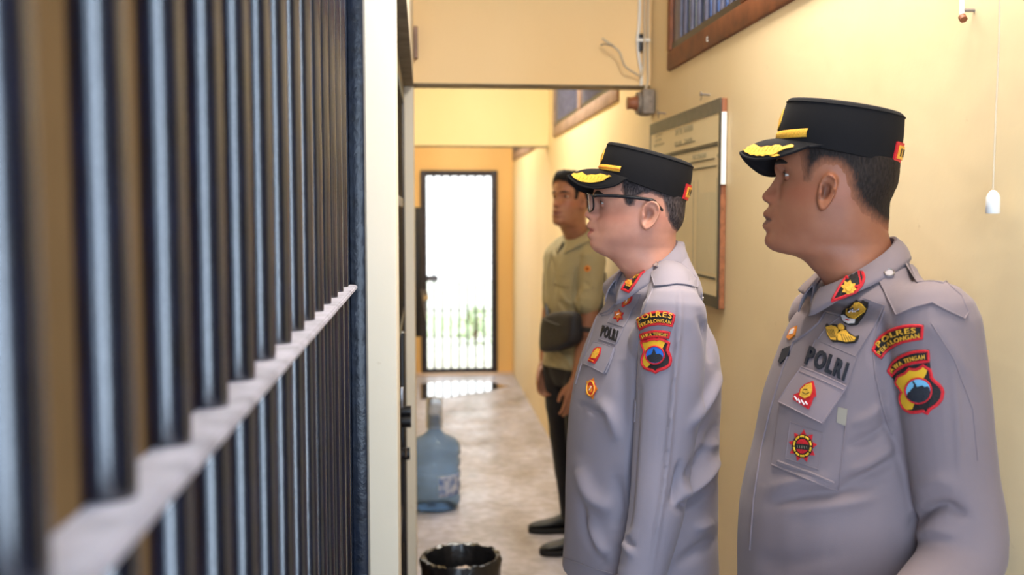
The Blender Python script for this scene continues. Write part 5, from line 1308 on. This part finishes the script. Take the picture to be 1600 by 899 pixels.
    p = Patch(bv, dep); ep = G((553, 165), (590, 118), (640, 104), (690, 106), (725, 122), (775, 162), (815, 212), (822, 248), (815, 262), (760, 245), (700, 240), (640, 248), (575, 252)); p.poly(ep, M_shirt1, 0, .0032, 6); p.line(ep, M_shirt1, .0011, .003, closed=True); p.build('epaulette', shirt)
    for (bx, by) in ((588, 133), (902, 335)):
        p = Patch(bv, dep)
        if bx > 700: o = G((872, 300), (890, 288), (930, 335), (928, 385), (892, 396), (880, 350)); p.poly(o, M_shirt1, 0, .003, 5); p.line(o, M_shirt1, .0009, .003, closed=True); p.build('shoulder_tab', shirt); p = Patch(bv, dep)
        p.poly(circ(G((bx, by))[0], 4, 16), M_btn, .003, .0065, 3); p.line(circ(G((bx, by))[0], 3.4, 16), M_steel, .0009, .0065, closed=True, g=2); p.build('button', shirt)
    for i, pn in enumerate([((300, 218), (415, 225), (395, 272), (370, 318), (275, 298)), ((272, 300), (365, 315), (345, 370), (318, 418), (225, 390)), ((208, 405), (315, 425), (295, 475), (270, 520), (175, 488))]):
        p = Patch(bv, dep); p.poly(D(*pn), M_shirt1, 0, .0018, 5); p.line(D(*pn), M_shirt1, .0009, .0018, closed=True)
        if i == 2: p.text('POLRI', D((185, 470), (230, 482), (276, 502)), 17, M_blk, .001, .0045, shear=(.22, -.975), offset=.04)
        p.build('badge_panel' if i < 2 else 'name_panel', shirt)
    p = Patch(bv, dep); o = D((312, 295), (316, 262), (338, 235), (365, 218), (372, 245), (358, 275), (335, 288), (318, 302)); p.poly(o, M_red, .001, .004, 2.5); p.poly(D((322, 285), (330, 255), (360, 228), (362, 250), (340, 280)), M_gold2, .003, .0055, 2); p.line(D((338, 268), (348, 245)), M_wht, .001, .006, g=2); p.build('leaf_badge', shirt)
    p = Patch(bv, dep); cc = D((290, 353))[0]; p.poly(star(cc, 10.5, 6.6, 6, .3, .8, .35), M_red, .001, .004, 2.5); p.poly(star(cc, 8, 4.6, 6, .3, .75, .35), M_gold2, .003, .0055, 2); p.line([(cc[0]-2, cc[1]), (cc[0]+2, cc[1]-2)], M_wht, .001, .0062, g=1.5); p.build('star_badge', shirt)
    p = Patch(bv, dep); fl = D((150, 508), (210, 520), (266, 540), (240, 615), (205, 690), (140, 655), (80, 628), (112, 565)); p.poly(fl, M_shirt1, 0, .006, 5); p.line(fl, M_shirt1, .0011, .0055, closed=True); p.line(D((266, 545), (236, 640), (215, 686)), M_shirt1, .002, .003); p.build('pocket_flap', shirt)
    p = Patch(bv, dep); p.poly(D((178, 537), (196, 542), (190, 580), (178, 605), (158, 636), (138, 628), (118, 618), (128, 600), (142, 575), (155, 548)), M_red, .005, .0078, 2.5); p.poly(D((176, 545), (190, 548), (182, 580), (165, 605), (140, 603), (148, 575)), M_gold, .007, .0095, 2.5); p.line(D((128, 612), (152, 622)), M_gold2, .0013, .009, g=2); p.build('flame_badge', shirt)
    p = Patch(bv, dep); cc = D((130, 777))[0]; p.poly(star(cc, 17.5, 12, 5, -1.2, .55), M_gold2, .001, .003, 3); p.poly(circ(cc, 7, 20, ry=13.5), M_red, .002, .0042, 3); p.line(circ(cc, 5.8, 20, ry=11.5), M_gold, .0017, .0045, closed=True, g=2); p.poly(circ((cc[0]-.3, cc[1]+1), 3.2, 14, ry=6), M_gold2, .004, .0055, 2); p.line([(cc[0]-1.5, cc[1]+3), (cc[0]+1.5, cc[1]-3)], M_wht, .0009, .006, g=2); p.build('round_badge', shirt)
    p = Patch(bv, dep); p.line([(975, 455), (965, 470), (952, 485), (932, 494)], M_shirt1, .002, .001); p.line([(932, 494), (950, 492), (968, 480), (985, 462)], M_shirt1, .0016, .001); p.line([(932, 496), (922, 530), (910, 565), (900, 600)], M_shirt1, .0014, .001); p.build('placket', shirt)
    p = Patch(bv, dep); p.line([(882, 873), (930, 890), (990, 905)], M_shirt1, .0014, .001); p.build('hem', shirt)
    # sleeve patches
    p = Patch(bv, dep); o = D((396, 382), (415, 358), (440, 341), (480, 328), (520, 322), (570, 326), (620, 345), (612, 380), (602, 417), (560, 407), (520, 404), (485, 408), (450, 418), (428, 430), (410, 440), (402, 410)); p.poly(o, M_blk, 0, .002, 4)
    p.line(D((403, 384), (419, 364), (443, 347), (482, 334), (520, 328), (568, 332), (613, 349), (606, 380), (598, 410), (560, 401), (520, 398), (484, 402), (447, 412), (427, 423), (414, 431), (408, 408)), M_red, .0026, .0018, closed=True, g=3)
    p.text('POLRES', D((412, 398), (430, 380), (455, 368), (490, 358), (530, 356), (565, 360), (596, 368)), 8.0, M_gold, .0015, .0045); p.text('PEKALONGAN', D((420, 421), (445, 407), (475, 396), (510, 390), (550, 390), (592, 400)), 5.8, M_gold, .0015, .0045); p.build('sleeve_patch', shirt, label='curved red and black patch reading POLRES PEKALONGAN')
    p = Patch(bv, dep); o = D((408, 462), (430, 451), (465, 440), (500, 436), (545, 438), (592, 443), (588, 465), (582, 487), (545, 481), (510, 479), (480, 481), (450, 487), (420, 502), (414, 482)); p.poly(o, M_blk, 0, .002, 4); p.line(D((415, 463), (434, 456), (467, 446), (500, 442), (545, 444), (585, 449), (578, 480), (545, 475), (510, 473), (478, 475), (447, 481), (424, 493)), M_red, .0024, .0018, closed=True, g=3)
    p.text('JAWA TENGAH', D((428, 484), (450, 474), (480, 468), (520, 466), (573, 472)), 5.0, M_gold, .0015, .0042); p.poly(D((432, 500), (450, 487), (510, 480), (570, 487), (560, 500), (530, 488), (500, 492), (460, 500)), M_blk, 0, .002, 3); p.build('sleeve_patch', shirt, label='curved red patch reading JAWA TENGAH')
    p = Patch(bv, dep); o = D((422, 508), (436, 502), (455, 500), (475, 492), (495, 488), (515, 492), (530, 486), (548, 494), (565, 502), (582, 512), (576, 530), (571, 552), (578, 568), (588, 590), (591, 615), (584, 638), (562, 655), (540, 663), (518, 670), (503, 683), (488, 672), (465, 666), (442, 656), (428, 635), (425, 612), (430, 590), (438, 570), (440, 552), (430, 530)); p.poly(o, M_blk, 0, .002, 4)
    p.poly(D((430, 510), (470, 498), (530, 494), (562, 505), (545, 540), (470, 640), (455, 655), (438, 640), (432, 610), (446, 560), (436, 530)), M_yel, .0015, .003, 4); p.line(o, M_red, .0032, .0014, closed=True, g=3)
    cc = D((503, 581))[0]; p.poly(circ(cc, 14.8, 26), M_red, .002, .0046, 3); p.poly(circ(cc, 12.6, 26), M_blue, .004, .0056, 3)
    p.poly(D((460, 592), (470, 582), (485, 578), (492, 560), (498, 540), (506, 558), (512, 575), (530, 572), (545, 585), (548, 600), (530, 620), (505, 627), (478, 620), (464, 606)), M_nvy, .005, .0068, 2.5); p.line(circ(cc, 13.8, 26), M_red, .0017, .0052, closed=True, g=3); p.build('sleeve_emblem', shirt, label='shield patch with a dark temple on blue')
    p = Patch(bvc, dep); o = D((398, 62), (424, 72), (420, 110), (385, 165), (350, 212), (310, 196), (335, 150), (372, 88)); p.poly(o, M_blk, 0, .003, 3); p.line(o, M_red, .0028, .0026, closed=True, g=3)
    for c_ in ((384, 113), (352, 164)): cc = D(c_)[0]; p.poly(star(cc, 6, 4.4, 6, .3), M_gold, .0028, .0055, 2); p.poly(circ(cc, 2.4, 10), M_gold2, .005, .007, 2)
    p.build('rank_patch', shirt, label='red-edged collar patch with two gold flowers')
    p = Patch(bv, dep); p.line([(1020, 452), (1004, 490), (996, 540), (994, 600), (992, 660)], M_shirt1, .0014, .0006); p.build('seam', shirt)
    # cap
    near = [(977, 280, -.086), (962, 289, -.081), (945, 293, -.070), (925, 294, -.055), (906, 289, -.036), (893, 281, -.016)]
    fare = [(887, 275, .0), (889, 284, .026), (898, 292, .048), (909, 299, .064), (925, 302, .076), (948, 292, .083), (974, 282, .087)]
    c, bvcap, bvv = cap(H, body, (936, 268), (1072, 316), (949, 226), (1083, 262), .090, .085, near, fare, (.004, .010, .0105), 1.02, True)
    E = Q(7.49, 880, 210); p = Patch(bvv, dep)
    p.poly(E((103, 483), (130, 465), (170, 468), (200, 460), (225, 453), (245, 468), (280, 490), (330, 480), (390, 482), (440, 470), (490, 478), (520, 490), (545, 483), (568, 497), (540, 505), (510, 520), (490, 540), (440, 555), (390, 565), (330, 572), (280, 568), (220, 560), (170, 540), (130, 515)), M_gold, .001, .004, 2.2)
    for i in range(8): p.line(E((150+i*42, 530+i*2), (175+i*42, 500)), M_gold2, .0005, .0042, g=2)
    p.build('visor_embroidery', c); mirror_patch(H, p, 'visor_embroidery', c)
    # glasses
    Mf = mat('black_glasses_frame', (22, 24, 30), rough=.25); k = 1.0
    xg, zg = H.px(919.5, 318); root = None
    mb = MB(); lens = []
    for sd in (-1, 1):
        pts = []
        for i in range(28):
            t = 2*math.pi*i/28; c_, s_ = math.cos(t), math.sin(t); rr = (abs(c_)**3.2+abs(s_)**3.2)**(-1/3.2); yy = .034+.0265*c_*rr; zz = zg+.0015+.0185*s_*rr*(1-.08*c_)
            pts.append(H.w(xg+.0135*((yy-.006)/.055)**2+.012*(zg-zz)*-1*.0+(zg-zz)*.08, sd*yy, zz))
        mb.tube(pts+[pts[0], pts[1]], .0017, Mf, n=8); lens.append(pts)
        xt, zt = H.px(1013, 313); x0, z0 = xg+.0145, zg+.014
        ears = [H.w(x0, sd*.0615, z0), H.w(x0+.008, sd*.069, z0+.001), H.w((x0+xt)/2, sd*.0835, (z0+zt)/2+.003), H.w(xt-.005, sd*.087, zt+.001), H.w(xt+.012, sd*.0865, zt-.004), H.w(xt+.028, sd*.084, zt-.022)]
        mb.tube(spline(ears, 6), [.0024]+[.0034]*24+[.0026]*6, Mf, n=8)
    mb.tube(spline([H.w(xg-.0003, -.0085, zg+.006), H.w(xg-.0025, 0, zg+.009), H.w(xg-.0003, .0085, zg+.006)], 5), .0015, Mf, n=8)
    gl = bld(mb, 'eyeglasses', body)
    for pts in lens:
        mb = MB(); n = len(pts); ctr = sum(pts, Vector())/n; mid = [p.lerp(ctr, .5) for p in pts]
        nrm = Vector((-math.cos(H.rot), -math.sin(H.rot), 0))
        V_ = [tuple(p) for p in pts]+[tuple(p+nrm*.0012) for p in mid]+[tuple(ctr+nrm*.0016)]
        mb.add(V_, [(i, (i+1) % n, n+(i+1) % n, n+i) for i in range(n)]+[(n+i, n+(i+1) % n, 2*n) for i in range(n)], mat('lens_glass', (228, 232, 238), rough=.03, trans=.95, ior=1.12, spec=.7)); bld(mb, 'lens', gl)
officer_middle()

# ================================================================== MAN IN THE OLIVE SHIRT
def plain_man():
    ax = (.69, 4.74); rot = math.radians(28); org = (.69, 4.74, 0)
    C0 = onY(1312, 300, 1.60); HR = Head((C0.x, C0.y), math.atan2(C0.x, C0.y), **FACE_R); HR.zn['earsize'] = (.0165, .031)
    C = onY(893, 310, 4.68); x0, z0 = HR.zn['ref']; zc = onY(893, 350.5, 4.68).z; sc = 1.0
    ctr = HR.px(1312, 300)[0]
    H = Head((C.x, C.y), 0, rot=math.radians(44), local=HR, scale=1.03, wscale=.96, dx=0, x0=ctr, z0=z0, dz=zc, k=1.03)
    H.zn['earsize'] = (.0165, .031); e = H.zn['ear']; 
    SK = (156, 110, 86); sk = skin_mat('tan_skin', SK, (134, 78, 70))
    top = float(H.base[:, 0].max()); x, y, z = H.mesh(zc-.13, top-.0005, 170, 150); rings = [[tuple(p) for p in r] for r in H.W(x, y, z)]
    parts = [loft(rings), ear_mesh(H, -1), ear_mesh(H, 1)]
    rows = [(1.49, .02, .04, .045), (1.468, .038, .06, .075), (1.445, .055, .078, .115), (1.42, .070, .09, .15)]
    rows += [(1.38, .095, .098, .168), (1.30, .105, .10, .170), (1.20, .105, .098, .162), (1.08, .10, .095, .156), (.97, .105, .10, .158), (.86, .11, .108, .166)]
    near = [onY(926, 410, 4.60), onY(924, 455, 4.585), onY(919, 505, 4.57), onY(910, 555, 4.56), onY(901, 597, 4.545)]
    far = [onY(868, 408, 4.92), onY(863, 460, 4.95), onY(857, 508, 4.96), onY(853, 545, 4.93), onY(851, 574, 4.88)]
    parts += [loft(torso_rings(ax, rot, [r for r in rows if r[0] > .9], dL=.032)), limb(near, [.040, .045, .040, .037, .026]), limb(far, [.048, .043, .037, .032, .025])]
    wr = Vector(near[-1]); parts += hand_parts(wr, wr-Vector(near[-2]), (-1, -.3, 0), (.3, 1, 0), L=.19); fr = Vector(far[-1]); parts += hand_parts(fr, fr-Vector(far[-2]), (-.7, -.5, 0), (.2, -1, 0), L=.19)
    body = bpy.data.objects.new('person', bpy.data.meshes.new('person')); COL.objects.link(body); link_to(body, None, org)
    parts += legs(ax, rot, .90, [(.735, 4.62, math.pi+.05), (.715, 4.93, math.pi-.12)], M_trs3, body, sk, rad=(.088, .06, .05), fit=.8)
    V, fc = voxel(parts, .003, smooth=3)
    me = body.data; me.from_pydata((V-np.array(org)).tolist(), [], fc); me.update(); me.materials.append(sk); me.shade_smooth()
    a = me.color_attributes.new('tint', 'FLOAT_COLOR', 'POINT'); a.data.foreach_set('color', H.tint(V).astype(np.float32).ravel())
    body['label'] = 'person in an olive short-sleeved shirt and black trousers standing against the wall further back'; body['category'] = 'person'
    eyes(H, body, skin=sk)
    hp = lambda px, py: ((HR.px(px, py)[0]-ctr)*1.03, (HR.px(px, py)[1]-z0)*1.03+zc)
    P = [hp(*q) for q in [(1205, 218), (1228, 226), (1248, 240), (1252, 262), (1252, 288), (1264, 292), (1276, 284), (1279, 262), (1290, 256), (1306, 262), (1315, 280), (1322, 300), (1336, 322), (1366, 344), (1425, 350), (1425, 170), (1200, 170)]]
    ztop = top
    def ex(x, y, z): return .003*sstep(ztop-.07, ztop-.02, z)
    def lf(x, y, z):
        u = sstep(ztop-.055, ztop-.002, z); n_ = np.array([[noise.noise(Vector((a*60, b*60, 0))) for a, b in zip(r1, r2)] for r1, r2 in zip(x, y)])
        return u*(.024+.010*sstep(.02, -.07, x)+.006*n_)
    hair(H, body, P, hair_mat('black_hair', (14, 13, 15), (34, 34, 40), SK), zc+.03, ztop-.0006, thick=.006, fade=.012, extra=ex, lift=lf)
    sh = [loft(torso_rings(ax, rot, rows)), limb(near[:2]+[onY(917.5, 472, 4.58)], [.060, .060, .064]), limb(far[:2]+[onY(864, 472, 4.95)], [.056, .056, .058])]
    c0, s0 = math.cos(rot), math.sin(rot)
    for sd, e0 in ((-1, near[0]), (1, far[0])): sh.append(limb([(ax[0]-sd*.08*s0, ax[1]+sd*.08*c0, 1.425), tuple(Vector(e0)*.55+Vector((ax[0]-sd*.08*s0, ax[1]+sd*.08*c0, 1.425))*.45), e0], [.045, .052, .058]))
    V, fc = voxel(sh, .005, smooth=6); N = normals(V, fc); V = noise_disp(V, N, .009, 9, 4.4); N = normals(V, fc)
    V = fold(V, N, [([(903, 415), (899, 440), (899, 470), (903, 505)], 3.5, -.016), ([(868, 545), (885, 560), (900, 585)], 4, .012), ([(925, 430), (935, 460)], 4, .010), ([(858, 560), (868, 575)], 3, -.010), ([(875, 455), (885, 470), (896, 478)], 3, .010), ([(872, 470), (884, 486)], 3, -.010), ([(912, 440), (925, 452)], 3, -.009), ([(910, 455), (930, 446)], 3, .008), ([(862, 400), (866, 430), (864, 470)], 3, -.010), ([(905, 400), (920, 398)], 4, .008)])
    shirt = obj_from(V, fc, 'shirt', M_olive, body, label='olive short-sleeved shirt')
    bv = BVHTree.FromPolygons(V.tolist(), fc); dep = 4.6; nc = H.w(.035, 0, 0)
    co, cv, cf = collar((nc.x+.0, nc.y, 0), rot, (.064, .068), (.092, .104), (onY(905, 352, 4.74).z, onY(880, 378, 4.7).z), (onY(905, 362, 4.74).z, onY(880, 390, 4.7).z), .022, M_olive, shirt, phi1=2.9)
    p = Patch(bv, dep); o = [(868, 428), (883, 430), (896, 433), (894, 446), (880, 448), (867, 441)]; p.poly(o, M_olive, 0, .006, 4); p.line(o, M_olive, .0016, .006, closed=True, g=3); p.line([(867, 441), (867, 470), (868, 490), (890, 495), (893, 470), (894, 446)], M_olive, .0016, .001, g=3); p.build('chest_pocket', shirt)
    p = Patch(bv, dep); p.line([(862, 392), (857, 420), (856, 460), (856, 500), (856, 560)], M_olive, .003, .001, g=4); p.build('placket', shirt)
    p = Patch(bv, dep); p.poly(circ((918, 420), 4.6, 16), M_gold2, 0, .004, 2); p.poly(circ((918, 420), 2.6, 12), mat('brown_thread', (150, 84, 30)), .003, .006, 2); p.build('sleeve_badge', shirt, label='small round orange badge on the sleeve')
    p = Patch(bv, dep); p.line([(899, 464), (915, 468), (934, 468), (944, 463)], M_olive, .003, .001, g=3); p.build('sleeve_hem', shirt)
    # pouch worn across the front
    Mp = mat('black_pouch_cloth', (34, 36, 46), rough=.6, bump=.6, bump_scale=200, noise_amt=.3)
    bm = bmesh.new(); bmesh.ops.create_cube(bm, size=2); bmesh.ops.subdivide_edges(bm, edges=bm.edges[:], cuts=6, use_grid_fill=True)
    pc = Vector((ax[0]-.135*c0+.035, ax[1]-.135*s0-.06, onY(878, 518, 4.58).z)); uf = Vector((-c0, -s0, 0)); us = Vector((s0, -c0, 0)); pc += us*.025
    for v in bm.verts:
        q = v.co.copy(); L_ = (abs(q.x)**5+abs(q.y)**5+abs(q.z)**5)**(1/5); q /= L_; q.z *= 1-.18*max(0, q.y)
        v.co = pc+uf*(q.x*.038*(1-.25*q.z))+us*(q.y*.135+.0)+Vector((0, 0, 1))*(q.z*.09+q.y*.03)
    mb = MB(); mb.frombm(bm, Mp); pouch = thing_mesh(mb, 'pouch_bag', pc, 'black pouch bag worn across the front of the person in the olive shirt', 'bag')
    A_ = lambda q, y, z: tuple(pc+uf*q+us*y+Vector((0, 0, z)))
    mb = MB(); mb.tube(spline([A_(.034, -.10, .05), A_(.036, 0, .035), A_(.030, .10, .02)], 6), .003, M_black, n=6); bld(mb, 'zip', pouch)
    s1 = Vector(onY(864, 392, 4.86)); mb = MB(); mb.tube(spline([A_(.0, -.105, .06), s1+Vector((-.035, -.01, -.20)), s1+Vector((-.035, .0, -.08)), s1+Vector((.0, .0, .0))], 8), .010, Mp, n=8)
    bld(mb, 'strap', pouch)
    mb = MB(); s2 = Vector(onY(940, 470, 4.70)); mb.tube(spline([A_(-.01, .11, .02), A_(-.06, .19, .03), s2+Vector((.01, .05, 0)), s2+Vector((.03, .12, .12))], 8), .012, Mp, n=8); bld(mb, 'strap', pouch)
    # pale phone held in the near hand
plain_man()
